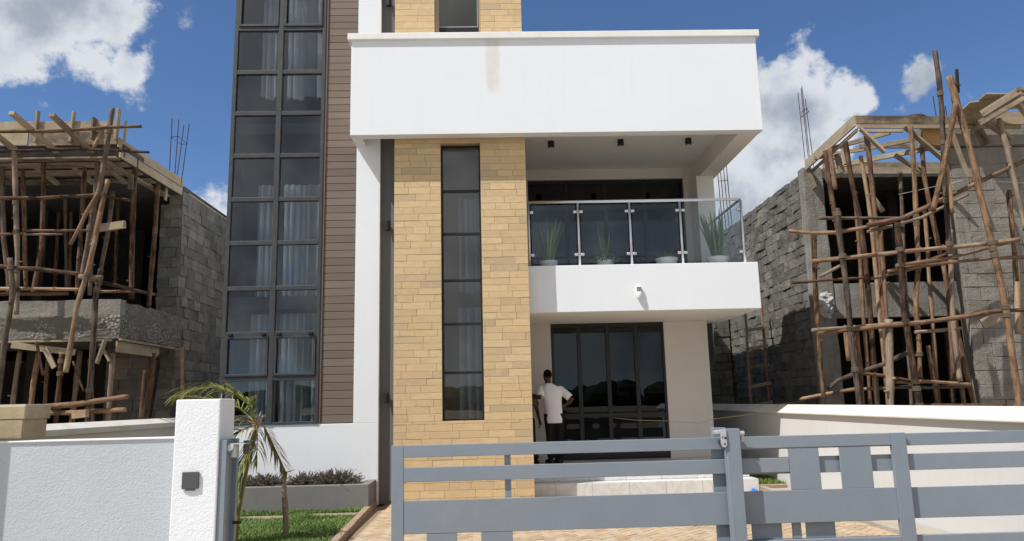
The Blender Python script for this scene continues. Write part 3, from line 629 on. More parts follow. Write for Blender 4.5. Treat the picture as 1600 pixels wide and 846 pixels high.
# curtains behind the tower glass
def curtain(name, label, x0, x1, y, z0, z1, n, amp, group):
    m = MB(); N = int((x1-x0)/.008); ph = U(0, 6); off = [U(-.5, .5) for _ in range(64)]; Z = [z0, z0+.3*(z1-z0), z0+.7*(z1-z0), z1]
    for i in range(N+1):
        x = x0+(x1-x0)*i/N; u = (x-x0)*n + .35*math.sin((x-x0)*9+ph); q = int(u) % 60; f = u-int(u)
        a = amp*(1+.7*off[q])*(math.sin(6.283*f) + .35*math.sin(12.566*f+off[q]*4))
        xo = .30/n*math.sin(12.566*f+.6)*(1+.6*off[(q+7) % 60])
        for j, z in enumerate(Z): m.v.append((x+xo+.006*math.sin(j*1.3+i*.1), y-a*(1.1, 1.2, 1., .6)[j], z+(.02*math.sin(u*3) if j == 0 else 0)))
    for i in range(N):
        for k in range(3): q = i*4+k; m.face((q, q+4, q+5, q+1))
    return tag(m.build(name, 'curtain', None, smooth=True, origin=((x0+x1)/2, y, z0)), label, 'curtain', group)
G_ = 'pale curtains behind the tower glass'
curtain('curtain', 'pale gathered curtain behind ground floor tower glass, left column', -4.12, -3.76, 13.0, .52, 3.22, 8, .075, G_)
curtain('curtain', 'pale gathered curtain behind ground floor tower glass, right column', -3.66, -2.98, 13.0, .52, 3.22, 7, .08, G_)
curtain('curtain', 'pale gathered curtain behind first floor tower glass, left column', -4.10, -3.77, 13.0, 3.52, 5.55, 8, .075, G_)
curtain('curtain', 'pale gathered curtain behind first floor tower glass, right column', -3.66, -2.98, 13.0, 3.52, 5.55, 7, .08, G_)
curtain('curtain', 'pale gathered curtain behind the topmost tower glass, left column', -4.12, -3.77, 13.0, 7.2, 9.4, 8, .075, G_)
curtain('curtain', 'pale gathered curtain behind the topmost tower glass, right column', -3.66, -2.98, 13.0, 7.2, 9.4, 6, .085, G_)
curtain('curtain', 'long pale curtain behind the lower half of the tall stone tower window', -.52, -.17, 12.9, 1.2, 3.25, 9, .085, 'pale curtains behind the tall window')
curtain('curtain', 'long pale curtain behind the upper half of the tall stone tower window', -.52, -.17, 12.9, 3.5, 5.2, 9, .085, 'pale curtains behind the tall window')

# planter and its shrubs
o = thing('planter', 'long low grey rendered planter under the tower window', 'planter', (-3.3, 12.3, 0))
B('planter_wall', 'planter_grey', o, (-4.7, -1.93, 11.92, 12.04, 0, .415), (-2.06, -1.93, 12.042, 12.675, 0, .413), bevel=.01)
B('planter_soil', 'soil', o, (-4.7, -2.062, 12.042, 12.67, 0, .385))
def shrub(x, y, z, rx, h, n, label):
    m = MB()
    for i in range(n):
        a = U(0, 6.28); el = math.acos(U(.0, 1.)); d = Vector((math.cos(a)*math.sin(el)*rx, math.sin(a)*math.sin(el)*.26, math.cos(el)*h))*U(.75, 1.2)
        p = Vector((x+U(-.3, .3)*rx, y+U(-.08, .08), z)); q = p+d; s_ = d.normalized()
        for k in range(11):
            c = p.lerp(q, .35+.65*k/8); t = U(.15, .85); l = U(.03, .055); v = Vector((U(-1, 1), U(-1, 1), U(-.2, 1))).normalized()
            e = v.cross(Vector((U(-1, 1), U(-1, 1), U(-1, 1)))).normalized()*.009; b = len(m.v); tip = c+(v*.7+s_*.6)*l
            m.v += [tuple(c-e), tuple(c+e), tuple(tip)]; m.face((b, b+1, b+2), None, t)
        m.tube([p, q], [.005, .002], 3, tone=.2, caps=False)
    return tag(m.build('shrub', 'shrub_grey', None, origin=(x, y, z)), label, 'shrub', 'dry grey shrubs in the planter')
shrub(-2.5, 12.3, .385, .34, .19, 330, 'large grey brown shrub at the right end of the grey planter')
shrub(-2.98, 12.32, .385, .26, .15, 230, 'low grey brown shrub next to the largest one in the planter')
shrub(-3.62, 12.3, .385, .28, .15, 240, 'grey brown shrub in the planter directly behind the drooping palm frond')
shrub(-4.1, 12.3, .385, .26, .17, 200, 'grey green shrub in the planter nearest the gate pillar')

# ------------------------------------------------------------------ boundary walls and gate
o = thing('boundary_wall', 'white side boundary wall with saddle coping on the right', 'wall', (5.25, 12, 0))
B('wall_face', 'boundary_white', o, (5.14, 5.38, 6.2, 24, 0, 1.31))
m = MB(); m.prism([(5.08, 1.30), (5.08, 1.325), (5.26, 1.455), (5.44, 1.325), (5.44, 1.30)], 6.1, 24); m.build('coping', 'cap_cream', o, bevel=.008)
o = thing('boundary_wall', 'cream side boundary wall with sloped coping behind the left wall', 'wall', (-5.45, 12, 0))
B('wall_face', 'porch_wall', o, (-5.58, -5.34, 7.3, 24, 0, 1.345))
m = MB(); m.prism([(-5.62, 1.335), (-5.62, 1.39), (-5.46, 1.485), (-5.30, 1.412), (-5.30, 1.335)], 7.25, 24); m.build('coping', 'cap_cream', o, bevel=.008)
o = thing('front_wall', 'rough light grey front wall left of the white gate pillar', 'wall', (-4, 7, 0))
B('wall_face', 'rustic_grey', o, (-7.5, -2.79, 6.95, 7.12, -.1, 1.36)); B('coping', 'coping_white', o, (-7.5, -2.792, 6.935, 7.14, 1.361, 1.375), bevel=.004)
B('shadow_pillar', 'rustic_grey', o, (-5.6, -4.80, 6.66, 6.949, -.1, 2.35))  # unseen pier, added and sized to cast its shadow on the wall
o = thing('gate_pillar', 'square white textured gate pillar with a grey switch plate', 'pillar', (-2.6, 6.93, 0))
B('pillar_body', 'rustic_white', o, (-2.80, -2.408, 6.75, 7.13, -.1, 1.705), bevel=.012)
B('switch_plate', 'socket_grey', o, (-2.706, -2.562, 6.728, 6.748, .94, 1.082), (-2.675, -2.595, 6.73, 6.748, .925, .9395), bevel=.004)
o = thing('stone_pillar', 'tan stone pillar with a flat cap standing behind the left front wall', 'pillar', (-4.9, 7.5, 0))
m = MB(); stonework(m, -5.3, -4.455, .2, 1.56, 7.31, .165, .5, .85, .03, .006, .006); m.box(-5.29, -4.46, 7.32, 7.7, 0, 1.56)
m.build('shaft', 'cap_stone', o, bevel=.004); B('cap', 'cap_stone', o, (-5.32, -4.44, 7.30, 7.72, 1.56, 1.692), bevel=.01); B('cap_top', 'cap_cream', o, (-5.31, -4.45, 7.31, 7.71, 1.693, 1.705))

def leaf(name, label, x0, x1, y, lay):
    o = thing(name, label, 'gate', ((x0+x1)/2, y, 0))
    for p in lay:
        nm, a, b, za, zb, ya, yb = p
        B(nm, 'gate_paint', o, (a, b, y+ya, y+yb, za, zb), bevel=.004)
    return o
F0, F1 = -.922, 3.815; d0, d1 = -.02, .02
leaf('gate_leaf', 'front grey steel sliding gate leaf with wide boards, half open', F0, F1, 6.95, [
    ('stile', F0, F0+.11, .08, 1.25, d0, d1), ('stile', F1-.14, F1, .08, 1.25, d0, d1),
    ('rail', F0+.111, F1-.141, 1.141, 1.249, d0+.001, d1), ('rail', F0+.111, 2.705, .925, 1.052, d0+.002, d1),
    ('board', F0+.111, F1-.141, .478, .764, d0+.004, d1-.02), ('rail', F0+.111, F1-.141, .205, .335, d0+.001, d1),
    ('upright_board', -.608, -.336, .336, .477, d0+.006, d1-.02), ('upright_board', -.122, .16, .336, .477, d0+.006, d1-.02),
    ('upright_board', 2.706, 2.99, .765, 1.14, d0+.006, d1-.02), ('upright_board', 3.18, 3.475, .765, 1.14, d0+.006, d1-.02),
    ('strip', .100, .157, .765, 1.14, d1+.001, d1+.045)])
R0, R1 = 2.015, 5.08
leaf('gate_leaf', 'rear grey steel gate leaf with long horizontal boards on the right', R0, R1, 6.997, [
    ('stile', R0, R0+.12, .08, 1.245, d0, d1), ('rail', R0+.121, R1, 1.129, 1.24, d0+.001, d1), ('rail', R0+.121, R1, .907, 1.053, d0+.002, d1),
    ('board', R0+.121, R1, .481, .754, d0+.004, d1-.02), ('rail', R0+.121, R1, .206, .333, d0+.001, d1),
    ('upright_board', 2.332, 2.609, .334, .480, d0+.006, d1-.02), ('upright_board', 2.828, 3.10, .334, .480, d0+.006, d1-.02), ('strip', 2.709, 2.786, .334, .480, d0+.002, d1)])
o = thing('gate_post', 'grey square steel post holding the gate rollers', 'gate post', (2.15, 6.9, 0))
B('post', 'gate_paint', o, (2.10, 2.228, 6.80, 6.895, -.05, 1.33), bevel=.005); B('post', 'gate_paint', o, (2.065, 2.19, 7.08, 7.17, -.05, 1.33), bevel=.005)
m = MB(); m.prism([(2.005, 1.285), (2.10, 1.305), (2.10, 1.325), (2.03, 1.318), (2.005, 1.31)], 6.785, 6.90); m.prism([(2.046, 1.305), (2.046, 1.20), (2.056, 1.172), (2.082, 1.168), (2.099, 1.185), (2.099, 1.305)], 6.782, 6.797); m.build('bracket', 'galvanised', o, bevel=.003)
for x, z, r in ((2.087, 1.252, .010), (2.062, 1.258, .006), (2.078, 1.20, .008)): MB().lathe([(r, 6.777), (r, 6.785)], (x, 0, z), 12, axis='Y').build('bolt_hole', 'hole_dark', o)
MB().tube([(2.229, 6.86, 1.285), (2.285, 6.86, 1.285)], .022, 14).build('roller', 'galvanised', o, bevel=.003)
MB().tube([(2.262, 6.86, 1.21), (2.262, 6.86, 1.27)], .016, 12).build('roller', 'roller', o)
o = thing('gate_catch', 'grey steel channel beside the white pillar with hanging guide rollers', 'gate catch', (-2.34, 6.9, 0))
B('latch_rod', 'black_metal', o, (-2.344, -2.27, 6.99, 7.01, .60, .625))
B('channel', 'gate_paint', o, (-2.405, -2.345, 6.77, 6.83, -.05, 1.345), (-2.405, -2.385, 6.831, 7.05, -.05, 1.345), (-2.405, -2.345, 7.051, 7.10, -.05, 1.345), bevel=.003)
m = MB(); m.prism([(-2.335+.045*math.cos(a), 1.295+.05*math.sin(a)) for a in [math.pi+math.pi*k/10 for k in range(11)]] + [(-2.29, 1.302), (-2.38, 1.302)], 6.79, 6.80); m.box(-2.38, -2.20, 6.80, 6.98, 1.303, 1.311); m.build('bracket', 'galvanised', o, bevel=.002)
MB().tube([(-2.30, 6.84, 1.19), (-2.30, 6.84, 1.30)], .026, 14).build('roller', 'roller', o, bevel=.004)
MB().tube([(-2.225, 6.93, 1.21), (-2.225, 6.93, 1.33)], .026, 14).build('roller', 'socket_grey', o, bevel=.004)

# ------------------------------------------------------------------ the unfinished houses
def mesh_rough(o, lvl=2, st=.03, sc=.35):
    s_ = o.modifiers.new('sub', 'SUBSURF'); s_.subdivision_type = 'SIMPLE'; s_.levels = lvl; s_.render_levels = lvl
    tx = bpy.data.textures.new('rough', 'CLOUDS'); tx.noise_scale = sc; tx.noise_depth = 4
    d = o.modifiers.new('disp', 'DISPLACE'); d.texture = tx; d.strength = st; d.mid_level = .5; d.texture_coords = 'GLOBAL'
L = thing('unfinished_house', 'unfinished grey block house with timber propping, left of the white house', 'house', (-8.5, 14.4, 0))
m = MB(); stonework(m, 14.42, 22, 0, 5.86, -6.02, .2, .32, .46, .05, .008, .02, axis='X', sgn=1, rough=.012)
stonework(m, -6.45, -6.03, 3.38, 5.6, 14.42, .2, .22, .42, .05, .008, .02, rough=.012); stonework(m, -7.35, -6.03, 0, 3.3, 14.42, .2, .32, .46, .05, .008, .02, rough=.012)
q = m.build('block_wall', 'block', L); mesh_rough(q, 2, .035, .16)
B('wall_core', 'mortar_grey', L, (-6.30, -6.035, 14.44, 22, 0, 5.86), (-7.33, -6.31, 14.44, 14.6, 0, 3.3), (-6.45, -6.31, 14.44, 14.6, 3.38, 5.6))
B('inner_wall', 'shaded_block', L, (-12, -11.8, 12.2, 22, 0, 5.81), (-11.79, -6.31, 19, 19.2, 0, 5.81), (-9.6, -9.4, 15.5, 18.9, 0, 5.81), (-11.79, -7.34, 17, 17.2, 0, 2.77), (-11.79, -8.2, 17.5, 17.7, 3.38, 5.81))
q = B('wall_coping', 'board', L, (-6.33, -6.0, 14.7, 22, 5.865, 5.90))
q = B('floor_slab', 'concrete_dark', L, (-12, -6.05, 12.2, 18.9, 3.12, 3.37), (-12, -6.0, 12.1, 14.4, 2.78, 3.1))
bm_ = MB(); bm_.box(-12, -5.92, 11.92, 12.12, 3.12, 3.39); q = bm_.build('edge_beam', 'concrete', L); mesh_rough(q, 5, .05, .5)
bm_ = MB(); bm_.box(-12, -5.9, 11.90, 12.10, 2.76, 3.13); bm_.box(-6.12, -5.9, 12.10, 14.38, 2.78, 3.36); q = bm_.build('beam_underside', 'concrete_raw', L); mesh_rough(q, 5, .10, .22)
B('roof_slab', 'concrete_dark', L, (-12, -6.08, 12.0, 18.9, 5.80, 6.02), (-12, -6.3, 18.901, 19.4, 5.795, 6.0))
def boards(parent, name, lst, mat='board'):
    for p0, p1, w_, h_, *up in lst:
        MB().bar(p0, p1, w_, h_, up[0] if up else (0, 0, 1)).build(name, mat, parent, bevel=.003)
boards(L, 'formwork_board', [((-12, 11.9, 6.31), (-8.6, 11.9, 6.31), .03, .19), ((-8.58, 11.905, 6.31), (-6.17, 11.9, 6.30), .03, .195), ((-12, 11.895, 6.10), (-7.7, 11.89, 6.10), .03, .22), ((-7.68, 11.9, 6.09), (-6.16, 11.9, 6.10), .03, .22),
    ((-6.13, 11.88, 6.02), (-6.03, 14.4, 6.02), .03, .16), ((-6.10, 11.9, 5.84), (-6.02, 14.35, 5.84), .03, .15), ((-6.42, 11.95, 5.74), (-6.3, 14.3, 5.74), .12, .05), ((-12, 11.98, 5.765), (-6.15, 11.96, 5.765), .16, .03), ((-12, 12.3, 5.765), (-6.15, 12.3, 5.765), .25, .025), ((-12, 12.75, 5.765), (-6.15, 12.75, 5.765), .3, .025), ((-12, 13.3, 5.765), (-6.15, 13.3, 5.765), .3, .025),
    ((-6.0, 11.85, 2.73), (-12, 11.85, 2.74), .10, .03), ((-5.86, 11.86, 2.74), (-5.88, 14.4, 2.74), .05, .035), ((-5.93, 11.9, 2.63), (-5.93, 13.5, 2.63), .03, .17)])
boards(L, 'formwork_cleat', [((-6.95, 11.865, 6.03), (-6.93, 11.865, 6.56), .035, .085, (0, 1, 0)), ((-6.14-.03, 11.865, 6.06), (-6.15, 11.865, 6.60), .035, .10, (0, 1, 0)), ((-7.55, 11.865, 6.03), (-7.56, 11.865, 6.58), .035, .085, (0, 1, 0)), ((-6.56, 11.865, 6.06), (-6.56, 11.865, 6.44), .035, .16, (0, 1, 0)), ((-6.06, 11.95, 6.06), (-6.05, 11.95, 6.42), .03, .05, (0, 1, 0)),
    ((-6.15, 13.9, 5.55), (-6.13, 13.9, 5.95), .09, .03), ((-6.12, 12.4, 5.35), (-6.12, 12.4, 5.62), .09, .03)])
boards(L, 'joist', [((-7.28, 10.75, 6.12), (-7.22, 13.2, 5.70), .09, .06), ((-6.64, 10.75, 6.08), (-6.62, 13.2, 5.70), .09, .06), ((-7.95, 10.9, 6.1), (-7.9, 13.2, 5.70), .09, .06), ((-8.7, 10.9, 6.1), (-8.6, 13.2, 5.70), .09, .06)])
boards(L, 'formwork_strut', [((-6.05, 11.75, 2.72), (-6.13, 11.7, 2.35), .03, .10, (0, 1, 0)), ((-6.2, 11.9, 2.68), (-6.02, 11.9, 2.40), .04, .06, (0, 1, 0)), ((-7.6, 11.8, 2.68), (-6.6, 11.9, 2.55), .03, .10), ((-6.93, 11.6, 2.6), (-6.75, 11.6, 2.3), .04, .08)])
for x, y, z0, z1, dx in ((-6.165, 14.05, 5.95, 7.25, -.01), (-6.10, 14.15, 5.95, 7.26, .02), (-6.13, 14.3, 5.95, 7.2, .10), (-6.03, 14.3, 5.9, 7.22, .11)):
    MB().tube([(x, y, z0), (x+dx*.5, y, (z0+z1)/2), (x+dx, y, z1)], .010, 6).build('rebar', 'rusty_bar', L)
MB().tube([(-6.17, 14.04, 6.86), (-6.05, 14.12, 6.90), (-5.94, 14.3, 6.80), (-6.06, 14.3, 6.80), (-6.17, 14.04, 6.86)], .007, 6).build('rebar_link', 'rusty_bar', L)

L.location = (-8.5-.37, 14.4+.78, -.10); L.scale = (1, 1, 1.06)
N = thing('unfinished_house', 'unfinished grey block house with tall leaning poles, right of the white house', 'house', (9, 14.7, 0))
m = MB(); 
stonework(m, 14.95, 21.6, 0, 6.24, 6.66, .2, .32, .48, .06, .010, .022, axis='X', sgn=-1, rough=.018)
q = m.build('block_wall', 'block', N); mesh_rough(q, 2, .042, .16)
m = MB(); stonework(m, 8.09, 12.5, 0, 5.84, 12.31, .24, .4, .6, .06, .004, .007, rough=.006)
q = m.build('block_wall', 'concrete', N, bevel=.01); mesh_rough(q, 2, .03, .2)
B('wall_core', 'mortar_grey', N, (6.675, 6.92, 14.9, 21.6, 0, 6.22), (8.10, 12.5, 12.33, 12.55, 0, 5.84), (7.0, 12.5, 20, 20.2, 0, 6.1), (12.3, 12.5, 12.6, 20, 0, 6.1), (9.85, 12.4, 14.72, 14.9, 0, 6.1))
B('inner_wall', 'shaded_block', N, (6.93, 7.0, 14.95, 19.9, 0, 6.11), (9.0, 9.2, 16, 19.9, 0, 6.11), (7.01, 12.25, 17.5, 17.7, 0, 6.11))
m = MB(); m.box(6.53, 6.95, 14.68, 14.94, 0, 6.27); q = m.build('column', 'concrete', N, bevel=.02); mesh_rough(q, 5, .05, .4)
m = MB(); m.box(6.96, 9.84, 14.70, 14.92, 3.12, 3.82); q = m.build('floor_beam', 'concrete', N); mesh_rough(q, 4, .03, .5)
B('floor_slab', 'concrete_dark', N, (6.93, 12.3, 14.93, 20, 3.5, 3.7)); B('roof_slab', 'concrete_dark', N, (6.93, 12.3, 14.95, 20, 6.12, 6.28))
m = MB(); m.box(7.60, 12.5, 12.22, 12.5, 5.86, 6.19); q = m.build('lintel', 'concrete', N); mesh_rough(q, 3, .02, .4)
boards(N, 'formwork_board', [((6.40, 12.1, 6.30), (9.4, 12.1, 6.24), .035, .15), ((6.42, 12.09, 6.175), (9.3, 12.08, 6.125), .035, .07), ((6.45, 12.07, 6.085), (7.2, 12.06, 6.07), .05, .045), ((6.385, 12.09, 6.28), (6.60, 14.65, 6.30), .035, .20), ((6.42, 12.12, 6.12), (6.68, 14.68, 6.14), .035, .06),
    ((6.96, 14.66, 6.31), (9.9, 14.66, 6.26), .035, .13), ((6.98, 14.655, 6.18), (9.8, 14.65, 6.14), .035, .13), ((6.60, 14.62, 6.28), (6.72, 14.61, 5.80), .03, .20, (0, 1, 0)), ((8.46, 12.03, 6.20), (8.60, 12.02, 5.78), .03, .20, (0, 1, 0)), ((7.0, 13.2, 6.20), (8.2, 13.1, 6.15), .04, .08)])
boards(N, 'formwork_board', [((7.60, 12.18, 6.02), (7.95, 12.18, 5.99), .03, .30)], 'orange_board')
boards(N, 'formwork_strut', [((6.42, 12.0, 6.10), (6.78, 11.97, 5.66), .04, .09, (0, 1, 0)), ((7.20, 12.0, 6.13), (7.80, 11.95, 5.48), .04, .11, (0, 1, 0)), ((6.5, 14.0, 6.25), (7.8, 12.5, 6.10), .05, .08), ((7.1, 14.4, 6.2), (8.3, 12.6, 6.0), .05, .09), ((6.45, 13.4, 6.2), (7.1, 12.3, 6.14), .05, .08), ((6.66, 13.4, 6.12), (6.72, 13.4, 5.75), .09, .09), ((6.55, 12.9, 6.1), (6.56, 12.9, 5.75), .08, .09), ((6.47, 13.6, 5.9), (6.60, 13.6, 5.55), .10, .09), ((7.55, 13.0, 5.95), (8.05, 13.0, 5.60), .05, .08), ((6.95, 12.9, 5.2), (7.15, 12.9, 4.85), .05, .08), ((8.0, 12.0, 6.05), (8.2, 12.0, 5.2), .04, .07)])
# projecting formwork box at the right
boards(N, 'formwork_board', [((8.15, 11.4, 6.10), (8.55, 11.0, 6.34), .03, .12), ((8.13, 11.45, 5.96), (8.60, 11.0, 6.22), .04, .10), ((8.5, 11.0, 6.36), (9.6, 11.0, 6.40), .03, .06), ((8.15, 11.8, 6.38), (9.6, 11.5, 6.38), .5, .025), ((8.2, 11.4, 6.40), (8.75, 11.3, 6.34), .3, .025), ((8.6, 11.3, 6.40), (9.4, 11.3, 6.46), .3, .025), ((8.2, 12.0, 6.28), (9.5, 12.0, 6.24), .03, .22), ((8.45, 11.4, 6.15), (8.5, 12.2, 6.1), .05, .1)])
boards(N, 'formwork_strut', [((8.25, 11.5, 6.02), (8.62, 11.45, 5.68), .05, .11, (0, 1, 0)), ((8.72, 11.3, 6.22), (9.05, 11.3, 5.72), .05, .10, (0, 1, 0))])
for x, y, z0, z1, dx in ((6.76, 15, 6.2, 8.06, -.02), (6.83, 15.0, 6.2, 8.16, -.01), (6.93, 15.15, 6.2, 8.28, -.02), (7.03, 15.2, 6.2, 8.0, -.05)):
    MB().tube([(x, y, z0), (x+dx*.5, y, (z0+z1)/2), (x+dx, y, z1)], .008, 6).build('rebar', 'rusty_bar', N)
MB().tube([(6.78, 14.98, 7.62), (6.86, 14.9, 7.66), (6.98, 15.1, 7.66), (6.86, 15.2, 7.58), (6.78, 14.98, 7.62)], .008, 6).build('rebar_link', 'rusty_bar', N)
for x in (6.86, 6.95, 7.05, 7.14): MB().tube([(x+.05, 21.2, 6.1), (x+.02, 21.2, 7.3), (x, 21.2, 8.7)], .013, 6).build('rebar', 'rusty_bar', N)
MB().tube([(6.86, 21.2, 7.95), (7.16, 21.2, 7.97)], .01, 6).build('rebar_link', 'rusty_bar', N)
for x, z1 in ((8.41, 7.1), (8.62, 6.9), (8.76, 7.1)): MB().tube([(x+.03, 13, 6.2), (x, 13, z1)], .010, 6).build('rebar', 'rusty_bar', N)
m = MB(); stonework(m, 4.9, 6.6, 0, 2.55, 20.4, .235, .35, .5, .06, .016, .03, rough=.014); stonework(m, 6.15, 6.6, 2.55, 4.3, 20.4, .235, .2, .4, .06, .016, .03, rough=.014); stonework(m, 4.0, 5.2, 2.55, 4.3, 20.4, .235, .2, .4, .06, .016, .03, rough=.014)
m.box(4.0, 6.6, 20.45, 20.6, 0, 2.5); m.box(6.2, 6.6, 20.45, 20.6, 2.5, 4.3); m.box(4.0, 6.6, 20.42, 20.6, 4.28, 4.55); m.box(4.0, 9.5, 23, 23.2, 0, 4.5); m.box(4.0, 6.6, 20.6, 23, 4.5, 4.6)
m.build('rear_wing', 'block', N)
q = MB(); q.lathe([(.16, 6.36), (.24, 6.40), (.25, 6.47), (.20, 6.52), (.10, 6.53)], (7.72, 12.6, 0), 14); q = q.build('wire_coil', 'rusty_bar', None, origin=(7.72, 12.6, 6.36)); mesh_rough(q, 2, .05, .1)
tag(q, 'rusty brown coil of wire lying on the right unfinished roof', 'wire coil')

LS=[
 ('upright',0.05,[(-6.39,12.18,6.71),(-6.43,12.18,6.09),(-6.51,12.18,5.26),(-6.58,12.18,5.0),(-6.69,12.18,3.81)]),
 ('upright',0.048,[(-6.32,12.07,5.41),(-6.38,12.07,5.09),(-6.53,12.07,3.92),(-6.66,12.07,3.29),(-6.76,12.07,2.24)]),
 ('upright',0.055,[(-6.45,12.29,3.94),(-6.5,12.29,3.42),(-6.48,12.29,2.68),(-6.48,12.29,1.45),(-6.48,12.29,0.0)]),
 ('upright',0.05,[(-8.07,12.34,5.98),(-7.98,12.34,5.2),(-7.86,12.34,4.2),(-7.78,12.34,3.22)]),
 ('upright',0.052,[(-7.84,12.13,4.12),(-7.75,12.13,3.52),(-7.8,12.13,2.76),(-7.82,12.13,1.97),(-7.87,12.13,0.0)]),
 ('upright',0.05,[(-7.0,12.34,2.56),(-7.0,12.34,2.08),(-7.0,12.34,1.46),(-7.0,12.34,0.0)]),
 ('ledger',0.036,[(-8.34,12.02,6.26),(-7.29,12.02,6.25),(-6.45,12.02,6.31),(-5.81,12.02,6.32)]),
 ('ledger',0.032,[(-8.53,12.34,6.03),(-7.03,12.34,6.05),(-5.8,12.34,5.97)]),
 ('ledger',0.038,[(-8.34,12.18,5.15),(-7.5,12.18,5.14),(-6.59,12.18,5.18),(-6.0,12.18,5.08)]),
 ('ledger',0.028,[(-8.46,12.45,4.6),(-8.14,12.45,4.6),(-7.87,12.45,4.6)]),
 ('ledger',0.028,[(-7.87,12.45,4.66),(-7.3,12.45,4.65),(-6.33,12.45,4.64)]),
 ('ledger',0.025,[(-7.88,12.47,4.6),(-7.22,12.47,4.59)]),
 ('ledger',0.042,[(-8.23,12.18,4.02),(-7.4,12.18,3.94),(-6.71,12.18,3.84)]),
 ('ledger',0.053,[(-6.7,12.13,3.79),(-6.33,12.13,3.77)]),
 ('ledger',0.036,[(-6.67,12.39,3.77),(-6.19,12.39,3.67),(-5.69,12.39,3.53)]),
 ('ledger',0.036,[(-8.37,12.45,3.67),(-7.53,12.45,3.66),(-6.85,12.45,3.63)]),
 ('ledger',0.036,[(-8.4,12.5,3.6),(-7.66,12.5,3.59),(-7.07,12.5,3.58)]),
 ('ledger',0.032,[(-6.52,12.5,3.6),(-5.94,12.5,3.59),(-5.63,12.5,3.53)]),
 ('brace',0.038,[(-6.44,12.02,5.17),(-6.59,12.02,4.87),(-6.72,12.02,4.52),(-6.82,12.02,4.3)]),
 ('brace',0.038,[(-6.46,12.07,6.33),(-6.6,12.07,5.96)]),
 ('ledger',0.055,[(-7.35,12.23,1.7),(-6.64,12.23,1.74),(-5.83,12.23,1.84)]),
 ('ledger',0.048,[(-7.45,12.39,1.62),(-6.71,12.39,1.6),(-5.94,12.39,1.64)]),
 ('brace',0.032,[(-7.45,12.39,2.77),(-7.38,12.39,2.5),(-7.3,12.39,2.22)]),
 ('brace',0.019,[(-6.87,12.45,2.44),(-6.76,12.45,2.18),(-6.66,12.45,1.95)]),
]
LP=[
 ('u',0.051,[(-8.74,13.06,6.13),(-8.67,13.06,5.41),(-8.58,13.06,4.66),(-8.44,13.06,4.01),(-8.4,13.06,3.65)]),
 ('u',0.045,[(-8.59,13.38,6.17),(-8.5,13.38,5.41),(-8.39,13.38,4.42),(-8.3,13.38,3.81)]),
 ('u',0.045,[(-7.95,12.96,6.14),(-7.9,12.96,5.37),(-7.85,12.96,4.5),(-7.9,12.96,3.99),(-7.93,12.96,3.63)]),
 ('u',0.053,[(-7.34,13.17,6.25),(-7.32,13.17,5.06),(-7.3,13.17,4.36),(-7.3,13.17,3.89),(-7.29,13.17,3.64)]),
 ('u',0.048,[(-6.94,12.85,6.09),(-6.93,12.85,5.09),(-6.92,12.85,4.29),(-6.9,12.85,3.59)]),
 ('u',0.058,[(-6.47,13.28,6.2),(-6.47,13.28,5.07),(-6.44,13.28,4.36),(-6.39,13.28,3.58)]),
 ('u',0.058,[(-6.57,14.44,6.2),(-6.58,14.44,5.37),(-6.6,14.44,4.34),(-6.61,14.44,3.59)]),
 ('u',0.048,[(-7.07,13.7,5.69),(-7.11,13.7,4.92),(-7.18,13.7,4.23),(-7.24,13.7,3.72)]),
 ('l',0.053,[(-7.67,12.85,2.62),(-7.72,12.85,2.1),(-7.75,12.85,1.46),(-7.81,12.85,0.0)]),
 ('l',0.053,[(-7.1,13.06,2.66),(-7.12,13.06,2.1),(-7.15,13.06,1.45),(-7.21,13.06,0.0)]),
 ('l',0.051,[(-6.38,12.74,2.58),(-6.38,12.74,2.07),(-6.38,12.74,1.47),(-6.38,12.74,0.0)]),
 ('l',0.049,[(-5.68,12.43,2.27),(-5.69,12.43,1.89),(-5.7,12.43,1.48),(-5.76,12.43,0.0)]),
 ('l',0.051,[(-8.39,13.49,2.71),(-8.42,13.49,2.25),(-8.43,13.49,1.81),(-8.5,13.49,0.0)]),
 ('l',0.045,[(-6.17,13.81,2.65),(-6.18,13.81,2.09),(-6.21,13.81,1.74),(-6.33,13.81,0.0)]),
 ('l',0.038,[(-6.21,14.12,2.63),(-6.23,14.12,2.34),(-6.27,14.12,1.96),(-6.46,14.12,0.0)]),
 ('l',0.048,[(-6.07,14.76,2.81),(-6.04,14.76,2.48),(-6.01,14.76,2.04),(-5.84,14.76,0.0)]),
 ('u',0.045,[(-8.88,15.3,6.23),(-8.78,15.3,5.08),(-8.68,15.3,3.97)]),
 ('u',0.045,[(-9.39,16.0,5.95),(-9.36,16.0,4.95),(-9.33,16.0,4.18)]),
 ('u',0.045,[(-9.41,16.5,6.23),(-9.36,16.5,5.2),(-9.3,16.5,4.3)]),
 ('u',0.05,[(-7.92,15.6,6.25),(-7.9,15.6,5.12),(-7.86,15.6,4.16)]),
 ('l',0.045,[(-8.3,14.2,2.62),(-8.29,14.2,2.03),(-8.27,14.2,1.56),(-8.22,14.2,0.0)]),
 ('l',0.045,[(-7.75,14.6,2.63),(-7.67,14.6,2.02),(-7.61,14.6,1.54),(-7.42,14.6,0.0)]),
]
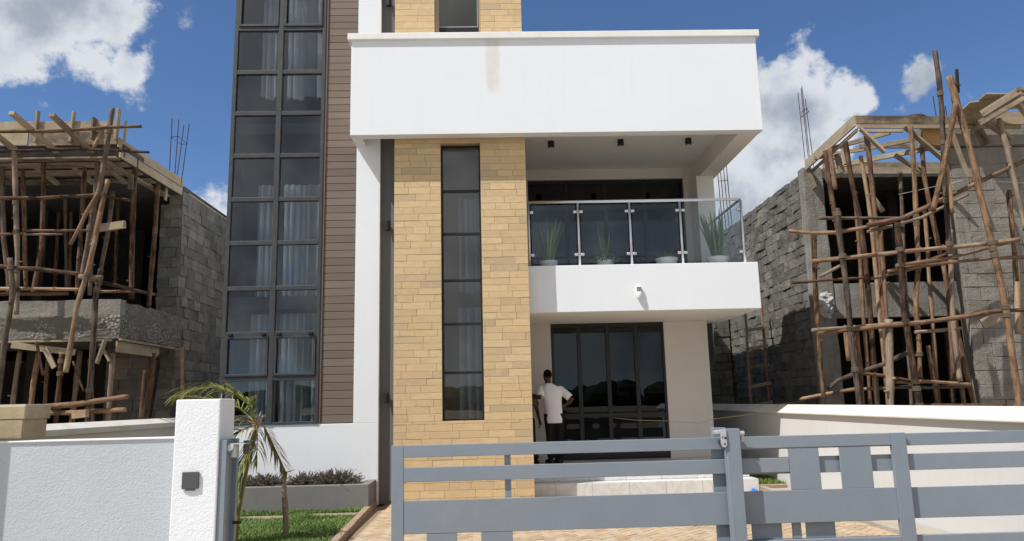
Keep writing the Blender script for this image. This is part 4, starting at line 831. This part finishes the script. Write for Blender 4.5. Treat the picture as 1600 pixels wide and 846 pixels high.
RS=[
 ('upright',0.048,[(5.72,11.9,5.68),(5.73,11.9,5.07),(5.76,11.9,4.68),(5.79,11.9,4.22)]),
 ('upright',0.055,[(5.6,11.45,4.55),(5.6,11.45,4.2),(5.62,11.45,3.47),(5.61,11.45,2.54),(5.64,11.45,1.43),(5.67,11.45,0.0)]),
 ('upright',0.06,[(6.52,11.4,4.25),(6.52,11.4,3.85),(6.47,11.4,2.83),(6.51,11.4,2.03),(6.54,11.4,1.41),(6.62,11.4,0.0)]),
 ('upright',0.05,[(7.24,11.9,6.09),(7.19,11.9,5.05),(7.09,11.9,3.73),(6.97,11.9,3.09),(6.94,11.9,2.36),(6.89,11.9,1.82)]),
 ('upright',0.048,[(7.43,11.3,7.17),(7.44,11.3,6.72),(7.43,11.3,6.13),(7.35,11.3,5.19),(7.25,11.3,3.79)]),
 ('upright',0.058,[(7.56,11.2,6.68),(7.64,11.2,6.12),(7.74,11.2,5.4),(7.79,11.2,4.72),(7.86,11.2,4.1),(7.96,11.2,2.88),(7.95,11.2,1.38),(7.95,11.2,0.0)]),
 ('upright',0.05,[(5.71,12.6,4.38),(5.65,12.6,3.55),(5.62,12.6,2.73),(5.6,12.6,2.11),(5.6,12.6,1.43),(5.6,12.6,0.0)]),
 ('upright',0.075,[(6.27,11.5,2.75),(6.21,11.5,2.15),(6.14,11.5,1.4),(6.0,11.5,0.0)]),
 ('upright',0.042,[(6.35,11.6,4.22),(6.33,11.6,3.58),(6.29,11.6,2.72)]),
 ('upright',0.045,[(7.5,11.6,4.2),(7.43,11.6,3.46),(7.37,11.6,2.84),(7.35,11.6,2.33),(7.34,11.6,1.77)]),
 ('upright',0.04,[(7.38,11.7,3.63),(7.4,11.7,3.27),(7.36,11.7,2.64),(7.31,11.7,1.68)]),
 ('upright',0.045,[(7.49,11.8,2.6),(7.49,11.8,2.03),(7.49,11.8,1.39),(7.48,11.8,0.0)]),
 ('upright',0.045,[(7.42,11.9,2.56),(7.4,11.9,1.94),(7.37,11.9,1.39),(7.3,11.9,0.0)]),
 ('upright',0.055,[(5.78,11.6,2.61),(5.77,11.6,2.06),(5.75,11.6,1.41),(5.71,11.6,0.0)]),
 ('upright',0.05,[(8.43,11.4,6.02),(8.49,11.4,5.58),(8.53,11.4,5.1),(8.56,11.4,4.66),(8.6,11.4,4.13)]),
 ('upright',0.048,[(8.64,11.7,4.88),(8.62,11.7,4.47),(8.59,11.7,3.99),(8.57,11.7,3.35)]),
 ('upright',0.055,[(8.74,11.9,3.72),(8.69,11.9,3.16),(8.61,11.9,2.51)]),
 ('upright',0.04,[(6.8,11.9,3.57),(6.81,11.9,3.31)]),
 ('ledger',0.034,[(5.42,11.75,4.47),(5.86,11.75,4.47),(6.31,11.75,4.46),(6.93,11.75,4.44)]),
 ('ledger',0.038,[(5.19,12.4,4.41),(5.46,12.1,4.3),(5.76,11.9,4.26),(6.14,11.7,4.29),(6.63,11.6,4.37)]),
 ('ledger',0.045,[(6.12,11.55,4.29),(6.71,11.55,4.4),(7.15,11.55,4.59),(7.95,11.55,4.94),(8.88,11.55,5.34)]),
 ('ledger',0.034,[(6.18,11.7,4.22),(6.67,11.7,4.32),(7.12,11.7,4.44),(7.94,11.7,4.82)]),
 ('ledger',0.042,[(5.22,11.7,3.74),(5.88,11.5,3.77),(6.56,11.4,3.81),(7.43,11.3,3.86),(8.37,11.25,3.95)]),
 ('ledger',0.038,[(6.43,11.4,3.59),(7.27,11.4,3.69),(7.91,11.4,3.84),(8.45,11.4,3.98)]),
 ('ledger',0.034,[(6.63,11.5,3.56),(7.44,11.5,3.65),(8.06,11.5,3.7),(8.61,11.5,3.72)]),
 ('ledger',0.042,[(5.21,11.7,2.58),(5.96,11.5,2.63),(6.7,11.35,2.68),(7.29,11.3,2.74),(7.71,11.25,2.8)]),
 ('ledger',0.04,[(7.63,11.35,2.81),(8.04,11.35,2.83),(8.37,11.35,2.84)]),
 ('ledger',0.03,[(5.07,11.6,2.62),(5.81,11.6,2.65),(6.64,11.6,2.71)]),
 ('ledger',0.04,[(5.48,13.3,1.54),(5.82,13.0,1.61),(6.02,12.4,1.68),(6.43,12.2,1.69),(6.85,12.0,1.71)]),
 ('ledger',0.046,[(5.73,12.7,1.69),(5.88,12.6,1.84),(6.01,12.3,1.93),(6.37,12.0,2.07),(6.69,11.7,2.26)]),
 ('ledger',0.034,[(5.65,11.55,1.94),(6.11,11.55,1.87),(6.57,11.55,1.78)]),
 ('ledger',0.034,[(6.31,11.6,1.78),(6.84,11.6,1.77),(7.51,11.6,1.71)]),
 ('ledger',0.03,[(6.29,11.65,1.7),(6.85,11.65,1.68),(7.52,11.65,1.68)]),
 ('ledger',0.032,[(5.4,11.9,3.51),(5.58,11.9,3.6),(5.77,11.9,3.7)]),
 ('ledger',0.03,[(5.16,12.4,3.5),(5.85,12.4,3.54),(6.83,12.4,3.58)]),
 ('ledger',0.034,[(6.5,11.8,3.57),(7.08,11.8,3.69),(7.51,11.8,3.85)]),
 ('ledger',0.03,[(6.25,11.85,3.46),(6.78,11.85,3.57),(7.33,11.85,3.7)]),
 ('ledger',0.034,[(6.64,11.5,1.41),(7.24,11.5,1.39),(7.95,11.5,1.37)]),
 ('ledger',0.034,[(6.84,11.8,2.57),(7.27,11.8,2.59),(7.61,11.8,2.62)]),
 ('brace',0.05,[(7.57,11.15,6.18),(7.27,11.15,5.22),(6.98,11.15,4.41)]),
 ('brace',0.04,[(7.32,11.2,5.2),(7.32,11.2,4.73),(7.32,11.2,4.39)]),
 ('brace',0.03,[(7.73,11.25,6.82),(7.7,11.25,6.42)]),
]
RP=[
 ('u',0.052,[(6.21,12.15,5.92),(6.24,12.15,5.25),(6.31,12.15,4.56),(6.34,12.15,3.9),(6.33,12.15,3.36),(6.23,12.15,0.0)]),
 ('u',0.052,[(6.62,12.2,6.06),(6.62,12.2,5.62),(6.62,12.2,4.69),(6.61,12.2,3.69),(6.59,12.2,3.14),(6.49,12.2,0.0)]),
 ('u',0.042,[(6.69,12.6,5.81),(6.73,12.6,5.26),(6.75,12.6,4.66),(6.74,12.6,3.98),(6.67,12.6,0.0)]),
 ('u',0.044,[(7.61,12.25,5.82),(7.6,12.25,5.26),(7.63,12.25,4.72),(7.69,12.25,4.01),(8.08,12.25,0.0)]),
 ('u',0.05,[(6.04,12.4,5.89),(6.06,12.4,5.45),(6.06,12.4,5.14)]),
 ('u',0.045,[(6.83,13.2,5.32),(6.8,13.2,4.58),(6.77,13.2,3.74),(6.64,13.2,0.0)]),
 ('u',0.042,[(7.84,13.4,5.74),(7.79,13.4,4.98),(7.74,13.4,4.24),(7.45,13.4,0.0)]),
 ('u',0.045,[(8.22,13.4,4.98),(8.19,13.4,4.24),(8.16,13.4,3.75),(7.98,13.4,0.0)]),
 ('l',0.05,[(5.82,12.0,2.71),(5.8,12.0,2.34),(5.81,12.0,2.14)]),
 ('l',0.045,[(7.74,13.0,2.42),(7.75,13.0,1.97),(7.78,13.0,1.52),(7.85,13.0,0.0)]),
]

# ------------------------------------------------------------------ timber poles
PM = ['bark_pole', 'grey_pole', 'bark_pole', 'pale_pole', 'bark_pole', 'grey_pole']
def pole(name, r, pts, parent=None, mat=None, origin=None):
    m = MB(); m.tube(pts, r*.84, 9, wob=.011, sub=.07, taper=U(.8, 1.1))
    for k in range(random.choice((1, 2, 3))):          # knots and cut twigs
        i = random.randrange(len(pts)-1); p = Vector(pts[i]).lerp(Vector(pts[i+1]), U(.1, .9)); a = U(0, 6.28); e = Vector((math.cos(a), math.sin(a)*.5-.4, U(.1, .6))).normalized(); rr = r*.84
        m.tube([p+e*rr*.5, p+e*rr*U(1.3, 2.4)], [rr*.5, rr*U(.2, .35)], 6)
    return m.build(name, mat or random.choice(PM), parent, smooth=False, origin=origin)
def smooth_by_angle(o):
    me = o.data; me.polygons.foreach_set('use_smooth', [len(p.vertices) == 4 for p in me.polygons])
def scaffold(label, lst, loc):
    o = thing('timber_scaffold', label, 'scaffold', loc)
    for i, (k, r, pts) in enumerate(lst): smooth_by_angle(pole(k+'_pole', r, pts, o))
    ups = [q for q in lst if q[0] == 'upright']; n = 0
    for _, r, a in ups:                      # rope lashings where an upright meets a ledger
        for _, r2, b in [q for q in lst if q[0] != 'upright']:
            best = None
            for p0, p1 in zip(a, a[1:]):
                for k in range(13):
                    p = Vector(p0).lerp(Vector(p1), k/12)
                    for q0, q1 in zip(b, b[1:]):
                        v = Vector(q1)-Vector(q0); f = max(0, min(1, (p-Vector(q0)).dot(v)/v.length_squared)); d = (p-Vector(q0)-v*f)
                        if best is None or d.length < best[0]: best = (d.length, p, (Vector(p1)-Vector(p0)).normalized())
            if best[0] < .32 and n < 40:
                n += 1; m = MB(); p, d = best[1], best[2]
                for k in range(4): m.tube([p+d*(k*.018-.03), p+d*(k*.018-.018)], r*1.04, 9)
                m.build('lashing', 'rope', o, smooth=True)
    return o
scaffold('lashed pole scaffold standing in front of the left unfinished house', LS, (-6.6, 11.2, 0))
scaffold('tall lashed pole scaffold standing in front of the right unfinished house', RS, (7.2, 11.6, 0))
ORD = ['first', 'second', 'third', 'fourth', 'fifth', 'sixth', 'seventh', 'eighth', 'ninth', 'tenth', 'eleventh', 'twelfth', 'thirteenth', 'fourteenth']
def props(lst, k, where, grp):
    sel = sorted([q for q in lst if q[0] == k], key=lambda q: q[2][0][0]/q[2][0][1])
    for i, (_, r, pts) in enumerate(sel):
        o = pole('prop_pole', r, pts, None, origin=min(pts, key=lambda p: p[2])); smooth_by_angle(o)
        tag(o, 'rough wooden prop, %s from the left %s' % (ORD[i], where), 'prop', grp)
props(LP, 'u', 'in the upper opening of the left unfinished house', 'props under the top slab of the left house')
props(LP, 'l', 'under the lower slab of the left unfinished house', 'props under the lower slab of the left house')
props(RP, 'u', 'under the top formwork of the right unfinished house', 'props under the formwork of the right house')
props(RP, 'l', 'in the lower opening of the right unfinished house', 'props in the lower opening of the right house')
b_ = MB().bar((-6.72, 12.3, 4.62), (-6.10, 12.3, 4.70), .05, .13).build('plank', 'board', None, bevel=.003, origin=(-6.4, 12.3, 4.6)); tag(b_, 'short sawn plank laid across the poles of the left scaffold', 'plank')
b_ = MB().bar((8.02, 11.9, 2.68), (8.42, 11.8, 2.84), .05, .16).build('plank', 'board', None, bevel=.003, origin=(8.2, 11.85, 2.7)); tag(b_, 'short pale plank wedged across the lower opening of the right house', 'plank')
b_ = MB().bar((-6.55, 12.0, 1.575), (-6.33, 11.98, 1.595), .10, .12).build('timber_block', 'pale_pole', None, bevel=.006, origin=(-6.4, 12.0, 1.53)); tag(b_, 'stubby pale timber block on the low poles of the left house', 'timber block')
# ladder in the gap on the right
o = thing('ladder', 'rough wooden ladder leaning against the shaded right block wall', 'ladder', (6.1, 17, 0))
pole('rail', .04, [(5.75, 16.7, 0), (5.85, 16.9, 1.8), (5.95, 17.1, 3.7)], o, 'grey_pole'); pole('rail', .045, [(6.25, 16.9, 0), (6.33, 17.1, 1.8), (6.40, 17.3, 3.8)], o, 'bark_pole')
for k in range(7):
    z = .55+k*.43; MB().bar((5.72+z*.05, 16.72+z*.1, z-.03), (6.32+z*.04, 16.88+z*.1, z+.06), .04, .075).build('rung', 'board', o, bevel=.003)
# plastic sack caught on the column
m = MB(); m.lathe([(.02, 3.62), (.10, 3.58), (.13, 3.45), (.12, 3.30), (.10, 3.18), (.03, 3.10)], (6.72, 14.58, 0), 24)
q = m.build('torn_sack', 'sack', None, origin=(6.72, 14.58, 3.1)); mesh_rough(q, 3, .16, .09); tag(q, 'torn pale plastic sack hanging on the left concrete column', 'sack')
# cable from the porch to the right wall
m = MB(); m.tube([(2.18, 13.5, 1.285), (2.6, 13.5, 1.235), (3.1, 13.5, 1.212), (3.68, 13.5, 1.155), (3.80, 13.5, 1.17), (3.94, 13.5, 1.224), (4.5, 13.5, 1.275), (5.0, 13.5, 1.345), (5.20, 13.5, 1.46), (5.7, 13.6, 1.50)], .004, 6)
tag(m.build('cable', 'cable_yellow', None, smooth=True, origin=(2.18, 13.5, 1.28)), 'thin yellowish cable strung from the porch to the right boundary wall', 'cable')
m = MB(); m.tube([(6.95, 12.0, 4.92), (7.9, 11.6, 5.05), (9.6, 11.8, 4.98)], .004, 5)
tag(m.build('wire', 'galvanised', None, origin=(6.95, 12, 4.92)), 'thin wire stretched across the upper opening of the right house', 'wire')
m = MB(); m.hexa([(4.30, 12.72, .02), (4.42, 12.70, .02), (4.32, 12.82, .02), (4.43, 12.81, .02), (4.31, 12.73, .07), (4.40, 12.72, .05), (4.33, 12.81, .09), (4.42, 12.80, .06)])
q = m.build('plastic_scrap', 'blue_scrap', None, origin=(4.36, 12.75, .02)); mesh_rough(q, 2, .03, .05); tag(q, 'small bright blue scrap at the right end of the marble steps', 'scrap')

# ------------------------------------------------------------------ palms
def frond(m, pts, n, l0, droop, tone, side=(1, 1), wdt=.009, fold=.5):
    P = [Vector(p) for p in pts]
    cum = [0.]
    for a, b in zip(P, P[1:]): cum.append(cum[-1]+(b-a).length)
    def at(f):
        s_ = f*cum[-1]
        for i in range(len(P)-1):
            if s_ <= cum[i+1] or i == len(P)-2:
                return P[i].lerp(P[i+1], (s_-cum[i])/max(1e-6, cum[i+1]-cum[i])), (P[i+1]-P[i]).normalized()
    m.tube(pts, [.012 - .009*i/(len(pts)-1) for i in range(len(pts))], 6, tone=min(1, tone+.35), caps=False)
    for i in range(n):
        f = .12+.88*(i+U(-.3, .3))/n; f = min(.995, max(.05, f)); c, d = at(f)
        sd = d.cross(Vector((0, 0, 1)))
        if sd.length < .05: sd = Vector((0, 1, 0))
        sd.normalize(); upv = sd.cross(d)
        l = l0*(.55+.9*math.sin(math.pi*min(1, f*.85+.12)))*U(.75, 1.1)
        for k in (0, 1):
            if rnd() > side[k]: continue
            s_ = 1 if k else -1
            e = (sd*s_*U(.5, .9) + d*U(.5, .9) + upv*fold*U(.2, 1.)).normalized(); b0 = len(m.v); p = c.copy(); w_ = wdt*U(.8, 1.2); t = min(1, max(0, tone+U(-.25, .25)))
            K = 5
            wd = e.cross(Vector((0, 0, 1)));
            wd = wd.normalized() if wd.length > .01 else Vector((1, 0, 0))
            for q in range(K+1):
                u = q/K; ww = w_*(.6+.8*u if u < .4 else (1-u)*1.5)+.0006
                m.v += [tuple(p-wd*ww), tuple(p+wd*ww)]
                e = (e+Vector((0, 0, -droop*(.25+.5*u)))).normalized(); p = p+e*(l/K)
            for q in range(K): z = b0+q*2; m.face((z, z+1, z+3, z+2), None, min(1, t+.25*q/K*rnd()))
o = thing('palm', 'young palm with arching yellow green fronds behind the white gate pillar', 'palm', (-3.06, 9.2, 0))
m = MB(); m.tube([(-3.06, 9.2, -.05), (-3.02, 9.2, .4), (-2.93, 9.2, .95), (-2.83, 9.2, 1.42)], [.034, .027, .022, .018], 10, wob=.01, sub=.12); m.build('stem', 'stem_yellow', o, smooth=True)
c0 = (-2.84, 9.2, 1.43)
fr = MB()
frond(fr, [c0, (-2.93, 9.15, 1.66), (-3.10, 9.1, 1.80), (-3.32, 9.05, 1.875), (-3.58, 9.0, 1.84), (-3.72, 8.98, 1.77)], 46, .33, .5, .6)
frond(fr, [c0, (-3.15, 9.5, 1.62), (-3.5, 9.6, 1.74), (-3.85, 9.6, 1.78), (-4.02, 9.6, 1.76)], 26, .26, .30, .4)
frond(fr, [c0, (-3.12, 9.15, 1.30), (-3.3, 9.1, 1.05), (-3.42, 9.1, .7)], 40, .30, .5, .15)
frond(fr, [c0, (-2.90, 9.1, 1.15), (-2.97, 9.05, .85), (-3.02, 9.0, .55), (-3.04, 9.0, .35)], 64, .28, .55, .3)
fr.build('frond', 'palm_green', o)
for pts, n, l, dr, tn, sd in (([c0, (-2.98, 9.1, 1.47), (-3.2, 9.05, 1.50), (-3.4, 9.0, 1.46)], 20, .24, .5, .45, (1, .8)), ([c0, (-2.95, 9.05, 1.36), (-3.2, 9.0, 1.40), (-3.35, 9.0, 1.38)], 18, .22, .5, .4, (1, .8)),
    ([c0, (-2.76, 9.22, 1.40), (-2.68, 9.3, 1.20), (-2.60, 9.4, .98), (-2.54, 9.5, .80)], 34, .22, .7, .35, (1, 1)), ([c0, (-2.80, 9.1, 1.36), (-2.78, 9.05, 1.15), (-2.78, 9.05, 1.0)], 12, .24, .9, .2, (1, 1))):
    f2 = MB(); frond(f2, pts, n, l, dr, tn, sd); f2.build('dry_frond', 'palm_dry', o)
m = MB()
for dx, h in ((0, .17), (.012, .12), (-.018, .08)): m.tube([(-2.83+dx, 9.2, 1.40), (-2.815+dx*2, 9.19, 1.40+h*.6), (-2.79+dx*2.2, 9.19, 1.40+h)], [.014, .012, .006], 7, wob=.012, sub=.04, tone=.5)
m.build('sheath', 'sheath_pink', o)
o = thing('dead_palm', 'thin bare dry palm trunk standing on the lawn in front of the planter', 'dead palm', (-2.57, 9.62, 0))
m = MB(); m.tube([(-2.565, 9.62, -.05), (-2.575, 9.62, .3), (-2.60, 9.62, .6), (-2.61, 9.62, .80)], [.038, .034, .031, .026], 12, wob=.012, sub=.05); smooth_by_angle(m.build('trunk', 'trunk_dry', o))
m = MB()
for i in range(9):
    a = U(0, 6.28); l = U(.05, .16); m.tube([(-2.61+.02*math.cos(a), 9.62+.02*math.sin(a), .74), (-2.61+.04*math.cos(a), 9.62+.04*math.sin(a), .82), (-2.61+l*math.cos(a), 9.62+l*math.sin(a), .82-U(-.05, .08))], [.012, .007, .002], 5, tone=rnd())
m.build('dead_leaf', 'palm_dry', o)

# ------------------------------------------------------------------ people
def ell(m, c, r, n=16, k=10):
    b = len(m.v); c = Vector(c)
    rings = []
    for i in range(k+1):
        ph = math.pi*i/k; rr = max(.02, math.sin(ph)); ring = []
        for j in range(n):
            t = 2*math.pi*j/n; ring.append(len(m.v)); m.v.append((c.x+r[0]*rr*math.cos(t), c.y+r[1]*rr*math.sin(t), c.z-r[2]*math.cos(ph)))
        rings.append(ring)
    for A, B_ in zip(rings, rings[1:]):
        for j in range(n): m.face((A[j], A[(j+1) % n], B_[(j+1) % n], B_[j]))
    m.face(list(reversed(rings[0]))); m.face(rings[-1])
def loft(m, rings, n=20):
    R_ = []
    for cx, cy, z, rx, ry in rings:
        ring = []
        for j in range(n):
            t = 2*math.pi*j/n; c, s_ = math.cos(t), math.sin(t); ring.append(len(m.v))
            m.v.append((cx+rx*math.copysign(abs(c)**.8, c), cy+ry*math.copysign(abs(s_)**.9, s_), z))
        R_.append(ring)
    for A, B_ in zip(R_, R_[1:]):
        for j in range(n): m.face((A[j], A[(j+1) % n], B_[(j+1) % n], B_[j]))
    m.face(list(reversed(R_[0]))); m.face(R_[-1])
def fuse(o, vox, it=4):
    r = o.modifiers.new('remesh', 'REMESH'); r.mode = 'VOXEL'; r.voxel_size = vox; r.use_smooth_shade = True
    s_ = o.modifiers.new('smooth', 'SMOOTH'); s_.factor = .5; s_.iterations = it
def hand(m, wrist, d, palm_n, k=1.):
    d = Vector(d).normalized(); nrm = Vector(palm_n).normalized(); sd = d.cross(nrm).normalized(); w0 = Vector(wrist)
    m.tube([w0-d*.02*k, w0+d*.045*k, w0+d*.085*k], [.026*k, .034*k, .030*k], 10)
    for i, (off, l) in enumerate(((-.027, .066), (-.009, .078), (.009, .072), (.026, .056))):
        a = w0+d*.075*k+sd*off*k; b = a+d*l*.45*k+nrm*.006*k; c = b+d*l*.3*k+nrm*.022*k; e = c+d*l*.12*k+nrm*.022*k
        m.tube([a, b, c, e], [.0095*k, .009*k, .0082*k, .007*k], 7)
    a = w0+d*.025*k-sd*.025*k; b = a+d*.03*k-sd*.028*k+nrm*.01*k; c = b+d*.03*k-sd*.006*k+nrm*.014*k
    m.tube([a, b, c], [.013*k, .011*k, .009*k], 7)
def figure(label, base, J, k, face, tee, tee_rings, hem, hands):
    ox, oy, oz = base; W_ = lambda p: (ox+p[0]*k, oy+p[1]*k, oz+p[2]*k)
    o = thing('person', label, 'person', base)
    m = MB(); hc = Vector(W_(J['head'])); f = Vector(face).normalized(); s_ = f.cross(Vector((0, 0, 1)))
    ell(m, hc, (.076*k, .088*k, .108*k)); ell(m, hc+f*.03*k-Vector((0, 0, .05*k)), (.055*k, .058*k, .062*k))
    m.tube([hc+f*.085*k+Vector((0, 0, .012*k)), hc+f*.108*k-Vector((0, 0, .022*k))], [.010*k, .017*k], 7)
    ell(m, hc+f*.086*k-Vector((0, 0, .055*k)), (.024*k, .014*k, .010*k), 10, 6)
    for q in (-1, 1): ell(m, hc+s_*q*.08*k-f*.008*k, (.014*k, .018*k, .030*k), 8, 6)
    m.tube([W_(J['neck']), hc-Vector((0, 0, .06*k))], [.062*k, .052*k], 12); m.tube([W_(J['chest']), W_(J['neck'])], [.10*k, .06*k], 12)
    m.tube([W_(J['chest']), W_((0, 0, .95))], [.10*k, .10*k], 12)
    for a in 'LR':
        sh, el_, wr = W_(J['sh'+a]), W_(J['el'+a]), W_(J['wr'+a])
        m.tube([W_(J['chest']), sh, el_, Vector(el_).lerp(Vector(wr), .3), wr], [.07*k, .052*k, .040*k, .040*k, .026*k], 10)
        hand(m, wr, hands[a][0], hands[a][1], k)
        m.tube([W_((0, 0, .95)), W_(J['hip'+a]), W_(J['kn'+a]), W_(J['an'+a])], [.09*k, .078*k, .052*k, .036*k], 10)
    b_ = m.build('body', 'skin', o); fuse(b_, .0075*k, 3)
    m = MB()
    for q in (-1, 1): ell(m, hc+f*.081*k+s_*q*.03*k+Vector((0, 0, .008*k)), (.012*k, .012*k, .009*k), 8, 6)
    m.build('eye', 'lens_white', o, smooth=True)
    m = MB(); ell(m, hc+Vector((0, 0, .022*k))-f*.012*k, (.081*k, .086*k, .095*k), 20, 12); h_ = m.build('hair', 'hair_black', o, smooth=True)
    m = MB(); loft(m, [(ox+a*k, oy+b*k, oz+z*k, rx*k, ry*k) for a, b, z, rx, ry in tee_rings])
    for a in 'LR':
        sh, el_ = Vector(W_(J['sh'+a])), Vector(W_(J['el'+a])); m.tube([Vector(W_(J['chest'])).lerp(sh, .5), sh, sh.lerp(el_, .78)], [.085*k, .072*k, .076*k], 14)
    t_ = m.build('shirt', tee, o); fuse(t_, .010*k, 5)
    m = MB(); loft(m, [(ox, oy, oz+.74*k, .12*k, .10*k), (ox, oy, oz+.86*k, .165*k, .115*k), (ox, oy, oz+1.0*k, .15*k, .105*k)])
    for a in 'LR': m.tube([W_(J['hip'+a]), Vector(W_(J['hip'+a])).lerp(Vector(W_(J['kn'+a])), .35), W_(J['kn'+a]), W_(J['an'+a])], [.105*k, .098*k, .075*k, .066*k], 14)
    t_ = m.build('trousers', 'trousers_black', o); fuse(t_, .011*k, 4)
    for a in 'LR':
        c = Vector(W_(J['an'+a])); c.z = oz; m = MB(); fx = Vector((f.x, f.y, 0)).normalized()
        m.tube([c-fx*.06*k+Vector((0, 0, .045*k)), c+fx*.05*k+Vector((0, 0, .045*k)), c+fx*.14*k+Vector((0, 0, .035*k)), c+fx*.19*k+Vector((0, 0, .028*k))], [.045*k, .046*k, .040*k, .022*k], 12); m.build('shoe', 'shoe', o, smooth=True)
    return o
JA = dict(head=(-.10, .0, 1.60), neck=(-.085, 0, 1.45), chest=(-.045, 0, 1.30), shL=(-.215, .02, 1.375), elL=(-.27, -.10, 1.19), wrL=(-.44, .03, 1.275), shR=(.135, .02, 1.345), elR=(.355, -.05, 1.14), wrR=(.165, -.02, 1.02),
    hipL=(-.085, 0, .90), hipR=(.085, 0, .90), knL=(-.085, -.01, .50), knR=(.095, .01, .50), anL=(-.075, .0, .09), anR=(.085, .02, .09))
figure('man in a white T-shirt and black trousers, back turned and hand on hip', (1.135, 14.0, .478), JA, 1., (-.45, .9, 0), 'tee_white',
    [(.0, 0, .73, .165, .125), (.0, 0, .80, .172, .13), (-.005, 0, .95, .165, .12), (-.02, 0, 1.12, .175, .125), (-.035, 0, 1.27, .195, .125), (-.045, 0, 1.37, .175, .105), (-.07, 0, 1.435, .095, .08), (-.083, 0, 1.462, .066, .064)],
    .73, dict(L=((-1, .2, .1), (.1, .3, -1)), R=((-.9, .2, -.35), (0, 1, 0))))
JB = dict(head=(-.04, .0, 1.60), neck=(-.02, 0, 1.45), chest=(0, 0, 1.30), shL=(-.17, 0, 1.38), elL=(-.22, 0, 1.10), wrL=(-.20, .0, .84), shR=(.17, 0, 1.37), elR=(.235, -.02, 1.10), wrR=(.285, -.05, .86),
    hipL=(-.085, 0, .90), hipR=(.085, 0, .90), knL=(-.09, -.02, .50), knR=(.12, -.03, .50), anL=(-.09, 0, .09), anR=(.19, -.05, .09))
figure('person in a dark patterned shirt half hidden by the stone tower, arm hanging down', (.615, 14.12, .478), JB, .90, (.2, -1, 0), 'shirt_plaid',
    [(0, 0, .80, .165, .12), (0, 0, .95, .16, .115), (0, 0, 1.12, .172, .12), (0, 0, 1.27, .19, .12), (0, 0, 1.37, .17, .10), (-.01, 0, 1.435, .095, .08), (-.02, 0, 1.462, .066, .064)],
    .8, dict(L=((0, 0, -1), (1, 0, 0)), R=((.15, -.05, -1), (-1, 0, 0))))

# ------------------------------------------------------------------ what stands across the street (seen in the glass)
m = MB()
for i in range(150):
    x = -230+i*3.1+U(-1, 1); ell(m, (x, -150+U(-12, 12), U(1, 3.2)), (U(3, 6), U(3, 6), U(2.2, 4.2)), 8, 6)
o = m.build('far_trees', 'tree_mass', None, kind='stuff'); mesh_rough(o, 1, 1.6, 2.); tag(o, 'far dark belt of trees across the open ground', 'trees')
